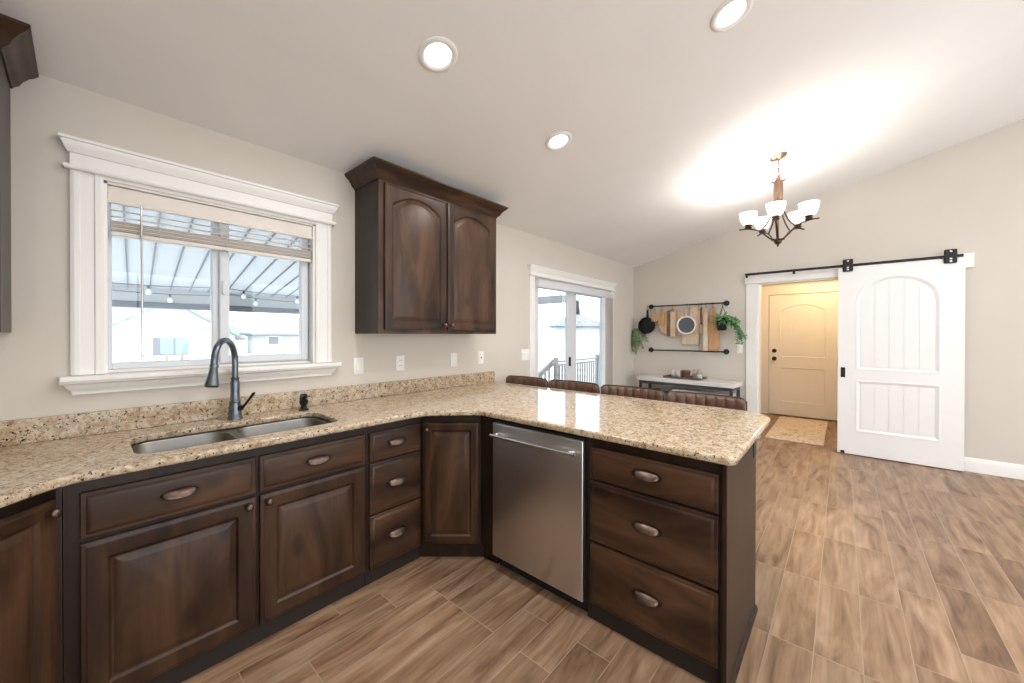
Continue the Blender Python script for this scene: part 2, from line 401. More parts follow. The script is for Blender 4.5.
m_rib = plain('patio_seam', (0.16,0.165,0.17), 0.6)
m_gutter = plain('blue_grey_gutter', (0.085,0.11,0.13), 0.5)
m_housewall = plain('pale_siding', (0.42,0.42,0.415), 0.8, var=0.03, scale=1)
m_houseroof = plain('snowy_shingle', (0.25,0.255,0.265), 0.9, var=0.25, scale=3)
m_housewin = plain('house_window', (0.12,0.125,0.135), 0.3)
m_teal = plain('pale_teal_panel', (0.20,0.33,0.32), 0.6)
m_post = plain('orange_post', (0.38,0.18,0.12), 0.7)
m_fence = plain('white_fence', (0.72,0.73,0.74), 0.6, var=0.02)
m_tree = plain('blue_spruce', (0.13,0.165,0.185), 0.9, var=0.3, scale=10)
m_wire = plain('black_wire', (0.03,0.03,0.03), 0.6)
m_bulb = plain('clear_bulb', (0.85,0.87,0.9), 0.1)
m_hallroof = plain('hall_ceiling_paint', (0.75,0.72,0.66), 0.9, var=0.01)

# ---------------------------------------------------------------- setting
XF, XW, YB = 4.22, -2.62, -7.0
SL, Z0 = 0.2517, 2.4541
def cz(y): return Z0 - SL*y
struct('floor', MB().box(XW-.15, 8.0, YB-.15, .16, -.12, 0), m_floor, 'wood look plank tile floor')
RID = -4.6
struct('ceiling', MB().prism([(.16, cz(.16)), (RID, cz(RID)), (YB-.15, cz(RID)+SL*(YB-.15-RID)), (YB-.15, cz(RID)+SL*(YB-.15-RID)+.12), (RID, cz(RID)+.12), (.16, cz(.16)+.12)], 0, XW-.15, XF+.14), m_ceil, 'vaulted white painted ceiling')
# window wall, two openings
WX0, WX1, WZ0, WZ1 = -1.59, -.673, 1.185, 2.068
DX0, DX1, DZ1 = 1.61, 3.385, 1.99
mb = MB(); T = .15; H = Z0 + .04
mb.box(XW-.15, WX0, 0, T, 0, H).box(WX0, WX1, 0, T, 0, WZ0).box(WX0, WX1, 0, T, WZ1, H).box(WX1, DX0, 0, T, 0, H).box(DX0, DX1, 0, T, DZ1, H).box(DX1, XF+.14, 0, T, 0, H)
struct('wall_left', mb, m_wall, 'greige wall with the sink window and sliding door')
# far wall with the hall opening
OY0, OY1, OZ = -1.70, -2.62, 2.045
mb = MB()
def gable(y0, y1, z0): return [(y0, z0), (y1, z0), (y1, cz(y1) if y1 > RID else cz(RID)+SL*(y1-RID)), (y0, cz(y0))]
mb.prism(gable(0, OY0, 0), 0, XF, XF+.14).prism(gable(OY0, OY1, OZ), 0, XF, XF+.14).prism(gable(OY1, RID, 0), 0, XF, XF+.14)
mb.prism([(RID, 0), (YB, 0), (YB, cz(RID)+SL*(YB-RID)), (RID, cz(RID))], 0, XF, XF+.14)
struct('wall_far', mb, m_wall, 'greige gable wall with the barn door')
mb = MB(); zr_ = cz(RID)+SL*(YB-RID)+.02
mb.prism([(.15, 0), (-3.5, 0), (-3.5, cz(-3.5)), (.15, Z0)], 0, XW-.15, XW).box(XW-.15, XW, -6.6, -3.5, 0, .5).prism([(-3.5, 2.6), (-6.6, 2.6), (-6.6, zr_), (RID, cz(RID)+.05), (-3.5, cz(-3.5))], 0, XW-.15, XW).box(XW-.15, XW, -7.15, -6.6, 0, zr_)  # unseen opening added to throw daylight on the peninsula and far wall
struct('wall_near', mb, m_wall, 'greige wall at the near end with an unseen opening added for daylight')
mb = MB(); zb = cz(RID)+SL*(YB-RID)+.08
for a, b_ in ((XW, -2.1), (0.3, 0.8), (3.6, XF)): mb.box(a, b_, YB-.15, YB, 0, zb)
for a, b_ in ((-2.1, 0.3), (0.8, 3.6)): mb.box(a, b_, YB-.15, YB, 2.5, zb)  # unseen unglazed openings added so sky light fills the room
struct('wall_back', mb, m_wall, 'unseen greige back wall with open holes added to let in daylight')
# hall
mb = MB().box(6.24, 6.38, -4.0, -1.0, 0, 2.5)
struct('wall_hall_end', mb, m_hallwall, 'tan lit wall at the end of the hall')
struct('wall_hall_left', MB().box(XF+.14, 6.38, -1.0, -.86, 0, 2.5), m_hallwall, 'tan lit side wall of the hall')
struct('wall_hall_right', MB().box(XF+.14, 6.38, -4.14, -4.0, 0, 2.5), m_hallwall, 'tan lit wall on the right of the hall')
struct('ceiling_hall', MB().box(XF+.14, 6.38, -4.14, -.86, 2.44, 2.52), m_hallroof, 'flat ceiling of the hall')
BBP = [(0, 0), (.016, 0), (.016, .10), (.013, .112), (.010, .122), (.006, .135), (0, .14)]
def baseboard(name, path, label): struct(name, MB().sweep(path, BBP), m_white, label, smooth=40)
baseboard('baseboard_far', [(XF, -3.42), (XF, YB)], 'white baseboard right of the barn door')
baseboard('baseboard_far_left', [(XF, 0), (XF, -1.55)], 'white baseboard behind the console table')
baseboard('baseboard_left', [(3.50, 0), (XF, 0)], 'white baseboard beside the sliding door')
baseboard('baseboard_hall', [(6.24, -1.0), (6.24, -1.44)], 'white baseboard left of the hall door')

# ---- window_1 : sink window
def head_casing(x0, x1, zb_, zt, mb=None):
    """flat frieze with bead below and crown cap above, on wall y=0"""
    mb = mb or MB()
    mb.box(x0, x1, -.022, 0, zb_, zt-.03)
    bead = [(0, zb_-.004), (.014, zb_-.004), (.019, zb_+.003), (.019, zb_+.010), (.014, zb_+.016), (0, zb_+.016)]
    cap = [(0, zt-.062), (.006, zt-.060), (.014, zt-.045), (.020, zt-.032), (.024, zt-.020), (.024, zt-.014), (.031, zt-.012), (.031, zt), (0, zt)]
    path = [(x0, 0), (x0, -.022), (x1, -.022), (x1, 0)]
    for pr in (bead, cap): mb.sweep([(p[0], p[1]) for p in path], pr)
    return mb
def side_casing(x0, x1, z0, z1):
    """casing board with bead edges: profile across x extruded in z"""
    w = x1 - x0
    pr = [(x0, 0), (x0, -.014), (x0+.012, -.018), (x0+.026, -.018), (x0+.030, -.013), (x1-.030, -.013), (x1-.026, -.018), (x1-.010, -.018), (x1, -.012), (x1, 0)]
    return MB().prism(pr, 2, z0, z1)
w1 = sroot('window_1', 'white framed slider window above the sink', 'window')
hc = head_casing(-1.69, -.573, 2.085, 2.215); hc.build('head_casing', m_white, w1, 35)
side_casing(-1.69, -1.59, 1.185, 2.085).build('side_casing', m_white, w1)
side_casing(-.673, -.573, 1.185, 2.085).build('side_casing', m_white, w1)
MB().box(-1.595, -.668, -.015, 0.0, 2.066, 2.09).build('head_jamb', m_white, w1)
mb = MB().box(-1.722, -.530, -.066, .06, 1.158, 1.183, .006, 2); mb.build('window_sill', m_white, w1)
ap = [(0, 1.160), (.050, 1.160), (.050, 1.152), (.036, 1.144), (.030, 1.130), (.018, 1.118), (.014, 1.108), (.014, 1.100), (0, 1.100)]
MB().sweep([(-1.672, 0), (-1.672, -.004), (-.592, -.004), (-.592, 0)], ap).build('apron', m_white, w1, 35)
mb = MB(); mb.box(WX0, WX0+.012, 0, .15, WZ0, WZ1).box(WX1-.012, WX1, 0, .15, WZ0, WZ1).box(WX0, WX1, 0, .15, WZ1-.012, WZ1).box(WX0, WX1, .05, .15, WZ0-.005, WZ0+.012)
mb.build('jamb', m_white, w1)
mb = MB(); f0, f1 = .075, .125
mb.box(WX0+.012, -1.562, f0, f1, 1.197, 2.056, .004).box(-.690, WX1-.012, f0, f1, 1.197, 2.056, .004).box(-1.562, -.690, f0, f1, 1.197, 1.228, .004).box(-1.562, -.690, f0, f1, 2.02, 2.056, .004)
mb.box(-1.183, -1.150, f0+.006, f1, 1.228, 2.02, .004); mb.build('outer_frame', m_vinyl, w1)
mb = MB(); g0, g1 = .058, .10
mb.box(-1.152, -1.108, g0, g1, 1.205, 2.03, .004).box(-.735, -.692, g0, g1, 1.205, 2.03, .004).box(-1.108, -.735, g0, g1, 1.205, 1.245, .004).box(-1.108, -.735, g0, g1, 1.995, 2.03, .004)
sash = mb.build('sash', m_vinyl, w1)
MB().box(-1.142, -1.124, .045, .06, 1.585, 1.665, .006, 2).build('latch', m_vinyl, sash, 40)
MB().box(-1.562, -1.183, .098, .102, 1.228, 2.02).build('pane', m_glass, w1)
MB().box(-1.108, -.735, .078, .082, 1.245, 1.995).build('pane', m_glass, sash)

# ---- door_1 : sliding patio door
d1 = sroot('door_1', 'white sliding glass patio door to the deck', 'door')
head_casing(1.515, 3.48, 2.005, 2.115).build('head_casing', m_white, d1, 35)
side_casing(1.515, 1.61, 0, 2.005).build('side_casing', m_white, d1)
side_casing(3.385, 3.48, 0, 2.005).build('side_casing', m_white, d1)
mb = MB(); mb.box(DX0, DX0+.03, -.005, .15, 0, DZ1).box(DX1-.03, DX1, -.005, .15, 0, DZ1).box(DX0, DX1, -.005, .15, DZ1-.03, DZ1).box(DX0, DX1, 0, .15, 0, .03)
mb.build('jamb', m_vinyl, d1)
def panel(x0, x1, y, nm, st=(.075, .075)):
    mb = MB(); mb.box(x0, x0+st[0], y-.02, y+.02, .03, 1.96, .004).box(x1-st[1], x1, y-.02, y+.02, .03, 1.96, .004).box(x0+st[0], x1-st[1], y-.02, y+.02, .03, .13, .004).box(x0+st[0], x1-st[1], y-.02, y+.02, 1.89, 1.96, .004)
    o = mb.build(nm, m_vinyl, d1); MB().box(x0+st[0], x1-st[1], y-.003, y+.003, .13, 1.89).build('pane', m_glass, o); return o
p1 = panel(1.64, 2.455, .030, 'door_panel', (.06, .165)); panel(2.43, 3.355, .075, 'fixed_panel', (.135, .06))
mb = MB(); mb.box(2.315, 2.332, -.015, .012, .98, 1.09, .004, 2); mb.build('door_handle', m_black, p1)

# ---- hall door
d2 = sroot('door_2', 'tan lit two panel hall door with black knob', 'door')
def arch_top(u, w, z, rise):
    """height of an arched edge at u in [-w/2,w/2]"""
    k = 2*u/w; return z - rise + rise*math.sqrt(max(0, 1 - k*k*.999))
def arch_soft(u, w, z, rise):
    k = abs(2*u/w); return z - rise + rise*(1 - k**2.2)
def panel_slab(w, h, panels, th=.035, rec=.010, bev=.018, arch=arch_top, planks=0):
    """slab in local coords x:[-w/2,w/2], front at y=0 facing -y, back at y=th. panels: (x0,x1,z0,z1,rise)"""
    mb = MB(); n = 28
    mb.box(-w/2, w/2, rec, th, 0, h)
    xs0, xs1 = panels[0][0], panels[0][1]
    mb.box(-w/2, xs0, 0, rec, 0, h).box(xs1, w/2, 0, rec, 0, h)
    ps = sorted(panels, key=lambda p: p[2]); zc = 0
    for (x0, x1, z0, z1, rise) in ps:
        mb.box(x0, x1, 0, rec, zc, z0); zc = z1
        if rise: zc = z1 - rise
    x0, x1, z0, z1, rise = ps[-1]; cx = (x0+x1)/2; pw = x1-x0
    if rise:
        top = [(x0 + pw*i/n, arch(x0 + pw*i/n - cx, pw, z1, rise)) for i in range(n+1)]
        mb.prism([(x1, h), (x0, h)] + top, 1, 0, rec)
    else: mb.box(x0, x1, 0, rec, z1, h)
    for (x0, x1, z0, z1, rise) in ps:
        cx = (x0+x1)/2
        def ring(i, y):
            a, b_ = x0+i, x1-i; ww = b_-a; pts = [(b_, y, z0+i), (a, y, z0+i)] ; 
            if rise: pts = [(b_, y, z0+i), (a, y, z0+i)][::-1]
            tp = [(a + ww*k/n, y, (arch(a + ww*k/n - cx, ww, z1-i, rise) if rise else z1-i)) for k in range(n+1)]
            return [(a, y, z0+i)] + tp + [(b_, y, z0+i)]
        mb.loft([ring(-.006, .0), ring(-.004, -.004), ring(.004, -.004), ring(bev*.5, .002), ring(bev, rec-.001)], True)
        if planks:
            a, b_ = x0+bev+.004, x1-bev-.004; pw2 = (b_-a)/planks; g = .0045
            for k in range(planks):
                u0, u1 = a + pw2*k + g, a + pw2*(k+1) - g
                if rise:
                    tp = [(u0 + (u1-u0)*q/8, arch(u0 + (u1-u0)*q/8 - cx, (x1-x0)-2*bev-.008, z1-bev-.004, rise)) for q in range(9)]
                else: tp = [(u0, z1-bev-.004), (u1, z1-bev-.004)]
                mb.prism([(u1, z0+bev+.004), (u0, z0+bev+.004)] + tp, 1, rec-.006, rec+.001)
    return mb
HX = 6.20
ds = panel_slab(.91, 2.03, [(-.30, .30, .98, 1.86, .10), (-.30, .30, .22, .80, 0)], arch=arch_soft, planks=4)
R90 = Matrix.Rotation(-PI/2, 4, 'Z')
slab_o = ds.xf(Matrix.Translation((HX, -2.035, .018)) @ R90).build('door_slab', m_door, d2)
for z in (.965, 1.10):
    k = MB(); Rx = Matrix.Rotation(-PI/2, 4, 'Y')
    k.lathe([(.034, 0), (.034, .006), (.014, .012), (.012, .03), (.027, .038), (.030, .05), (.022, .062), (0, .065)] if z < 1 else [(.034, 0), (.034, .008), (.028, .014), (0, .016)], (HX, -1.655, z), 16, Rx)
    k.build('door_knob' if z < 1 else 'deadbolt', m_black, slab_o, 40)
mb = MB(); mb.box(6.215, 6.24, -1.575, -1.445, 0, 2.06).box(6.215, 6.24, -2.63, -2.495, 0, 2.06).box(6.205, 6.24, -2.66, -1.415, 2.06, 2.19).box(6.195, 6.24, -2.68, -1.395, 2.18, 2.21)
mb.build('casing', m_door, d2)
# hall opening trim
t1 = sroot('trim_1', 'white casing and header board around the hall opening', 'door trim')
mb = MB(); mb.box(XF-.02, XF, -1.70, -1.565, 0, 2.045, .004).box(XF-.02, XF, -2.75, -2.62, 0, 2.045, .004); mb.build('side_casing', m_white, t1)
mb = MB(); mb.box(XF-.03, XF, -3.52, -1.55, 2.045, 2.19, .004); mb.build('header_board', m_white, t1)
mb = MB(); mb.box(XF-.005, XF+.145, -1.715, -1.699, 0, 2.045).box(XF-.005, XF+.145, -2.621, -2.605, 0, 2.045).box(XF-.005, XF+.145, -2.62, -1.70, 2.03, 2.046); mb.build('jamb', m_white, t1)
t1['category'] = 'door trim'

# ---------------------------------------------------------------- cabinets
def ring_panel(x0, x1, z0, z1, i, y, rise=0.0, n=20):
    a, b_ = x0+i, x1-i; cx = (a+b_)/2; ww = b_-a
    tp = [(a + ww*k/n, y, (z1-i - rise*abs(2*(a + ww*k/n - cx)/ww)**2.0 if rise else z1-i)) for k in range(n+1)]
    return [(a, y, z0+i)] + tp + [(b_, y, z0+i)]
def door_mb(x0, x1, z0, z1, y, rise=0.0, st=.058):
    """raised panel door; front face at y, 20 mm thick behind it"""
    R = lambda i, d, r=0: ring_panel(x0, x1, z0, z1, i, y+d, r)
    return MB().loft([R(0, .02), R(0, .006), R(.003, .003), R(.012, .002), R(.016, 0), R(st-.014, 0, rise), R(st-.008, .001, rise), R(st, .010, rise), R(st+.006, .011, rise), R(st+.028, .003, rise), R(st+.032, .002, rise)], True, True, True)
def drawer_mb(x0, x1, z0, z1, y):
    R = lambda i, d: ring_panel(x0, x1, z0, z1, i, y+d, 0, 2)
    return MB().loft([R(0, .02), R(0, .008), R(.003, .006), R(.014, .0055), R(.017, .003), R(.026, .0005), R(.030, 0)], True, True, True)
def cup_pull(parent, x, y, z, w=.110):
    """bin pull: half dome with back flange, front towards -y"""
    mb = MB(); n, m = 16, 8; rings = []
    for j in range(m + 1):
        t = PI/2*j/m  # from top edge at wall round to the lip
        row = []
        for i in range(n + 1):
            s = -1 + 2*i/n; k = math.sqrt(max(0, 1 - s*s)); e = .35 + .65*k
            row.append((x + s*w/2, y - .026*math.sin(t)*k - .002, z + .021*e*math.cos(t)*1.0 - .016*math.sin(t)*k*0.9))
        rings.append(row)
    mb.loft(rings, False)
    back = [(x + w*.5*1.22*math.cos(a), z + .002 + .026*math.sin(a)) for a in [2*PI*q/24 for q in range(24)]]
    mb.prism(back, 1, y-.002, y+.0005)
    nd = len(mb.f)
    o = mb.build('cup_pull', m_bronze, parent, 50)
    o.data.materials.append(m_orbf)
    for p in o.data.polygons:
        if min(p.vertices) >= (n + 1)*(m + 1): p.material_index = 1
    sm = o.modifiers.new('thick', 'SOLIDIFY'); sm.thickness = .0018
    return o
def knob(parent, x, y, z):
    mb = MB(); Rm = Matrix.Rotation(PI/2, 4, 'X')
    mb.lathe([(.010, 0), (.010, .003), (.006, .007), (.006, .014), (.013, .018), (.0155, .023), (.013, .029), (.006, .032), (0, .0325)], (x, y, z), 18, Rm)
    return mb.build('knob', m_bronze, parent, 45)
ZT = .883   # carcass top
# local frame of each unit: x width, front of doors y=0 facing -y, z up
def panel_field(d):
    d.data.materials.append(m_wpan); n = 23; P = d.data.polygons
    for p in P:
        if max(d.data.vertices[i].index for i in p.vertices) >= n*9 and min(d.data.vertices[i].index for i in p.vertices) >= n*8: p.material_index = 1
def front_door(root, x0, x1, z0, z1, kx=None, kz=None, name='door', rise=0.0, st=.072):
    d = door_mb(x0, x1, z0, z1, 0, rise, st).build(name, m_wv, root, 25)
    panel_field(d)
    if kx is not None: knob(d, kx, 0, kz)
    return d
def front_drawer(root, x0, x1, z0, z1, name='drawer', pull=True):
    d = drawer_mb(x0, x1, z0, z1, 0).build(name, m_wh, root, 25)
    if pull: cup_pull(d, (x0+x1)/2, 0, (z0+z1)/2 + .004)
    return d
ZD = [(.685, .832), (.392, .672), (.0914, .379)]
# sink base
sb = thing('base_cabinet', 'dark wood sink base with two drawer fronts over two doors, below the window', 'cabinet', (0, -.63, 0))
mb = MB(); mb.box(-1.70, -.652, .02, .628, .085, .66).box(-1.70, -.652, .02, .045, .66, ZT).box(-1.70, -1.68, .045, .628, .66, ZT).box(-.67, -.652, .045, .628, .66, ZT)
mb.build('carcass', m_wplain, sb)
MB().box(-1.70, -.652, .035, .09, .0, .09).build('toe_kick', m_toe, sb)
front_drawer(sb, -1.664, -1.160, .674, .832, 'drawer_front'); front_drawer(sb, -1.146, -.660, .674, .832, 'drawer_front')
front_door(sb, -1.664, -1.160, .0914, .660, -1.190, .628); front_door(sb, -1.146, -.660, .0914, .660, -1.116, .628)
# three-drawer bank
tb = thing('drawer_cabinet', 'narrow dark wood three drawer base between the sink base and the corner cabinet', 'cabinet', (0, -.63, 0))
MB().box(-.650, -.297, .02, .628, .085, ZT).build('carcass', m_wplain, tb)
MB().box(-.650, -.297, .035, .09, .0, .09).build('toe_kick', m_toe, tb)
for a, b_ in ((.674, .832), (.388, .662), (.0914, .376)): front_drawer(tb, -.634, -.312, a, b_)
# diagonal corner base (right)
A = Vector((-.297, -.612)); B = Vector((-.058, -.885))
dv = (B - A); ln = dv.length; ang = math.atan2(dv.y, dv.x)
cb = thing('corner_cabinet', 'dark wood angled corner base cabinet with one tall door, left of the dishwasher', 'cabinet', (A.x, A.y, 0), ang)
Rz = Matrix.Rotation(-ang, 2)
def loc2(p): return tuple(Rz @ (Vector(p) - A))
poly = [loc2(p) for p in [(-.295, -.612), (-.058, -.885), (-.058, -.998), (.548, -.998), (.548, -.004), (-.295, -.004)]]
MB().prism(poly, 2, .085, ZT).build('carcass', m_wplain, cb)
base = [loc2(p) for p in [(-.295, -.585), (-.030, -.885), (-.030, -.998), (.5, -.998), (.5, -.004), (-.295, -.004)]]
MB().prism(base, 2, 0, .085).build('toe_kick', m_wplain, cb)
g = door_mb(.014, ln-.010, .10, .835, -.02, 0, .055).build('door', m_wv, cb, 25); panel_field(g); knob(g, .040, -.02, .795)
# diagonal base at the left
A2 = Vector((-1.985, -.895)); B2 = Vector((-1.715, -.615)); ang2 = math.atan2(B2.y-A2.y, B2.x-A2.x); ln2 = (B2-A2).length
lb = thing('corner_cabinet', 'dark wood angled base cabinet at the left edge, left of the sink base', 'cabinet', (A2.x, A2.y, 0), ang2)
Rz2 = Matrix.Rotation(-ang2, 2)
poly = [tuple(Rz2 @ (Vector(p) - A2)) for p in [(-1.985, -.895), (-1.715, -.615), (-1.702, -.612), (-1.702, -.004), (-2.616, -.004), (-2.616, -.895)]]
MB().prism(poly, 2, .085, ZT).build('carcass', m_wplain, lb)
poly = [tuple(Rz2 @ (Vector(p) - A2)) for p in [(-2.02, -.895), (-1.74, -.59), (-1.702, -.58), (-1.702, -.004), (-2.616, -.004), (-2.616, -.895)]]
MB().prism(poly, 2, 0, .085).build('toe_kick', m_toe, lb)
g = door_mb(.012, ln2-.012, .10, .835, -.02, 0, .058).build('door', m_wv, lb, 25); panel_field(g); knob(g, ln2-.040, -.02, .798)
lw = thing('base_cabinet', 'dark wood base cabinet along the near end wall at the far left', 'cabinet', (-1.985, -.90, 0), PI/2)
lw.rotation_euler = (0, 0, PI/2); lw.location = (-1.97, -1.70, 0)
MB().box(0, .80, .02, .64, .085, ZT).build('carcass', m_wplain, lw); MB().box(0, .80, .04, .1, 0, .09).build('toe_kick', m_toe, lw)
front_drawer(lw, .01, .79, .674, .832); front_door(lw, .01, .79, .0914, .660, .75, .62)
# peninsula drawer base, local x -> world -y
PX = -.0717
pb = thing('drawer_cabinet', 'wide dark wood three drawer base with end panel, right of the dishwasher', 'cabinet', (PX, -1.615, 0), -PI/2)
MB().box(0, .585, .02, .602, .085, ZT).build('carcass', m_wplain, pb)
MB().box(0, .585, .030, .09, 0, .09).build('toe_kick', m_toe, pb)
for a, b_ in ZD: front_drawer(pb, .024, .571, a, b_)
ep = MB(); ep.box(.585, .602, -.001, .622, 0, ZT, .002); epo = ep.build('end_panel', m_wplain, pb)
MB().sweep([(.602, .622), (.602, .002)][::-1], [(0, 0), (.011, 0), (.011, .006), (.007, .020), (0, .024)]).build('shoe_molding', m_wplain, pb)
MB().box(.602, .606, .540, .610, .775, .865, .002).build('outlet', m_dwblack, pb, label='small black outlet on the end panel')
bp_ = MB().box(.532, .550, -2.198, -1.0, 0, ZT)
tag(bp_.build('bar_back_panel', m_wv), 'dark wood panel on the stool side of the peninsula', 'panel')

# dishwasher
dw = thing('dishwasher', 'stainless steel dishwasher with bar handle in the peninsula', 'dishwasher', (-.09, -1.008, 0), -PI/2)
MB().box(.003, .603, .02, .60, .09, .868).build('tub', m_dwblack, dw)
MB().box(.006, .604, .0, .02, .088, .858, .006, 3).build('front_panel', m_steel, dw, 40)
MB().box(.0, .606, .07, .12, .0, .09).build('toe_plate', m_dwblack, dw)
hb = MB(); 
hb.tube([(.030, -.040, .796), (.580, -.040, .796)], .0105, 16).box(.052, .074, -.036, .001, .784, .808, .003).box(.536, .558, -.036, .001, .784, .808, .003)
hb.build('handle', m_chrome, dw, 40)
for x in (.02, .55): MB().lathe([(.018, 0), (.018, .012), (.008, .018), (.008, .09)], (x+.015, .14, 0), 12).build('foot', m_dwblack, dw)

# upper cabinets
CROWN = [(0, 2.360), (.006, 2.360), (.010, 2.370), (.022, 2.378), (.030, 2.396), (.048, 2.420), (.058, 2.426), (.066, 2.436), (.072, 2.440), (.072, 2.452), (0, 2.452)]
def upper(name, label, x0, x1, doors):
    u = thing(name, label, 'cabinet', (0, -.33, 0))
    MB().box(x0, x1, .02, .328, 1.372, 2.40).build('carcass', m_wplain, u)
    MB().box(x0-.0, x1+.0, .014, .02, 1.372, 2.40).build('face_frame', m_wv, u)
    for (a, b_, kx) in doors:
        d = door_mb(a, b_, 1.40, 2.345, -.006, .075, .060).build('door', m_wv, u, 25); panel_field(d); knob(d, kx, -.006, 1.435)
    MB().sweep([(x0, .328), (x0, .014), (x1, .014), (x1, .328)], CROWN).build('crown_molding', m_crown, u, 35)
    return u
upper('wall_cabinet', 'dark wood wall cabinet with two arched doors between the window and the sliding door', -.411, .6725, [(-.375, .125, .098), (.137, .637, .164)])
upper('wall_cabinet', 'dark wood wall cabinet cut off at the left edge, left of the window', -2.60, -1.845, [(-2.565, -2.23, -2.26), (-2.22, -1.881, -2.19)])

# ---------------------------------------------------------------- countertop, sink
ol = [(-2.616, -.004), (-2.616, -1.70), (-2.03, -1.70), (-2.03, -1.03), (-1.695, -.688), (-.335, -.688), (-.100, -.915), (-.100, -2.247), (.955, -2.247), (.972, -1.0), (.985, -.004)]
ol = fillet(ol, [0, 0, .02, .12, .14, .10, .10, .03, .17, 0, 0])
hole = rrect(-1.525, -.762, -.572, -.195, .075, 8)
ct = thing('countertop', 'speckled beige granite countertop running under the window and onto the peninsula', 'countertop')
me = slab2d([ol, hole], .884, .915, .009, 'slab'); link_mesh('slab', me, m_granite, ct, 40)
MB().box(-2.60, .966, -.022, -.001, .915, 1.017, .003, 2).build('backsplash', m_granite, ct)
sk = thing('sink', 'stainless steel double bowl undermount sink below the window', 'sink')
me = slab2d([rrect(-1.558, -.730, -.600, -.168, .05), rrect(-1.5195, -1.1855, -.5675, -.2005, .0745, 6), rrect(-1.1495, -.7675, -.5675, -.2005, .0745, 6)], .8775, .8825, .001, 'rim'); link_mesh('rim', me, m_sink, sk, 40)
def basin(x0, x1, y0, y1):
    rs = []
    for i, z, r in ((0, .882, .075), (.004, .876, .072), (.010, .72, .066), (.018, .695, .060), (.035, .680, .05), (.06, .674, .04)):
        rs.append([(p[0], p[1], z) for p in rrect(x0+i, x1-i, y0+i, y1-i, r, 6)])
    mb = MB(); mb.loft(rs, True, False, True); return mb
b1 = basin(-1.520, -1.185, -.568, -.20).build('basin', m_sink, sk, 50); b2 = basin(-1.150, -.767, -.568, -.20).build('basin', m_sink, sk, 50)
for b_, x in ((b1, -1.36), (b2, -.95)):
    MB().lathe([(.044, .676), (.044, .679), (.036, .680), (.030, .674), (0, .674)], (x, -.36, 0), 24).build('drain', m_chrome, b_, 40)

# faucet
fx, fy = -1.121, -.112
fc = thing('faucet', 'dark gooseneck faucet behind the sink', 'faucet', (fx, fy, .915))
MB().lathe([(.034, 0), (.034, .006), (.030, .012), (.029, .05), (.027, .075), (.024, .09), (.025, .094), (.022, .10), (.020, .15), (.021, .195), (.017, .21), (.019, .214), (.019, .221), (.015, .224), (0, .224)]).build('body', m_faucet, fc, 40)
dx, dy = -.57, -.82
pts = [Vector((0, 0, .215)), Vector((0, 0, .26)), Vector((0, 0, .30))]; Rr = .106; zc = .314
for i in range(17):
    t = PI - (PI + .12)*i/16
    pts.append(Vector((dx*(Rr + Rr*math.cos(t)), dy*(Rr + Rr*math.cos(t)), zc + Rr*math.sin(t))))
MB().tube(pts, .0145, 14).build('spout', m_faucet, fc, 60)
e = pts[-1]; t = (pts[-1] - pts[-2]).normalized(); 
t = (t + Vector((dx, dy, 0))*.26).normalized()
MB().tube([e - t*.004, e + t*.0, e + t*.002, e + t*.012, e + t*.05, e + t*.085, e + t*.098, e + t*.104], [.016, .0185, .0185, .016, .020, .0275, .029, .022], 18).build('spray_head', m_faucet, fc, 40)
hn = Vector((.66, -.75, 0)).normalized()
hp = MB(); hp.tube([hn*.024 + Vector((0, 0, .06)), hn*.038 + Vector((0, 0, .06))], [.016, .014], 14)
hp.tube([hn*.036 + Vector((0,0,.06)), hn*.05 + Vector((0,0,.074)), hn*.075 + Vector((0,0,.105)), hn*.098 + Vector((0,0,.136)), hn*.104 + Vector((0,0,.142))], [.008, .0065, .006, .008, .004], 10)
hp.build('lever_handle', m_orb, fc, 50)
sd = thing('soap_dispenser', 'small black soap dispenser on the counter right of the faucet', 'soap dispenser', (-.785, -.122, .915)); sd.scale = (1.3, 1.3, 1.3)
MB().lathe([(.021, 0), (.021, .005), (.014, .010), (.012, .022), (.018, .032), (.019, .044), (.012, .050), (.008, .056), (0, .056)], n=18).build('pump_body', m_orb, sd, 40)
MB().lathe([(.014, .054), (.016, .060), (.016, .070), (.010, .075), (0, .075)], n=18).tube([(0, 0, .066), (-.02, -.03, .068), (-.03, -.046, .06)], [.006, .005, .005], 8).build('nozzle', m_orb, sd, 40)

# wall plates
def plate(name, label, x, z, w=.072, kind='switch'):
    o = thing(name, label, 'wall plate', (x, 0, z))
    MB().box(-w/2, w/2, -.006, -.0005, -.058, .058, .003, 2).build('cover_plate', m_plate, o, 40)
    if kind == 'outlet':
        for dz in (-.02, .02):
            r = MB().box(-.016, .016, -.0085, -.005, dz-.014, dz+.014, .003, 2).build('receptacle', m_plate, o, 40)
            s = MB().box(-.008, -.005, -.0092, -.008, dz-.004, dz+.006).box(.005, .008, -.0092, -.008, dz-.004, dz+.006); s.build('slots', m_dwblack, r)
    elif kind == 'toggle':
        for k in ((0,) if w < .1 else (-.046, 0, .046)):
            MB().box(k-.006, k+.006, -.016, -.005, -.002, .016, .002).box(k-.008, k+.008, -.0075, -.005, -.016, .018).build('toggle', m_plate, o)
    elif kind == 'rocker':
        MB().box(-.017, .017, -.0095, -.005, -.033, .033, .002).build('rocker', m_plate, o)
    else:
        MB().lathe([(.006, .005), (.006, .011), (.003, .012), (0, .012)], (0, 0, 0), 12, Matrix.Rotation(PI/2, 4, 'X')).build('jack', m_dwblack, o)
    return o
plate('light_switch', 'white rocker switch plate nearest the window', -.386, 1.147, kind='rocker')
plate('wall_outlet', 'white duplex outlet under the left side of the wall cabinet', -.057, 1.149, kind='outlet')
plate('light_switch', 'white switch plate under the right door of the wall cabinet', .470, 1.150, kind='rocker')
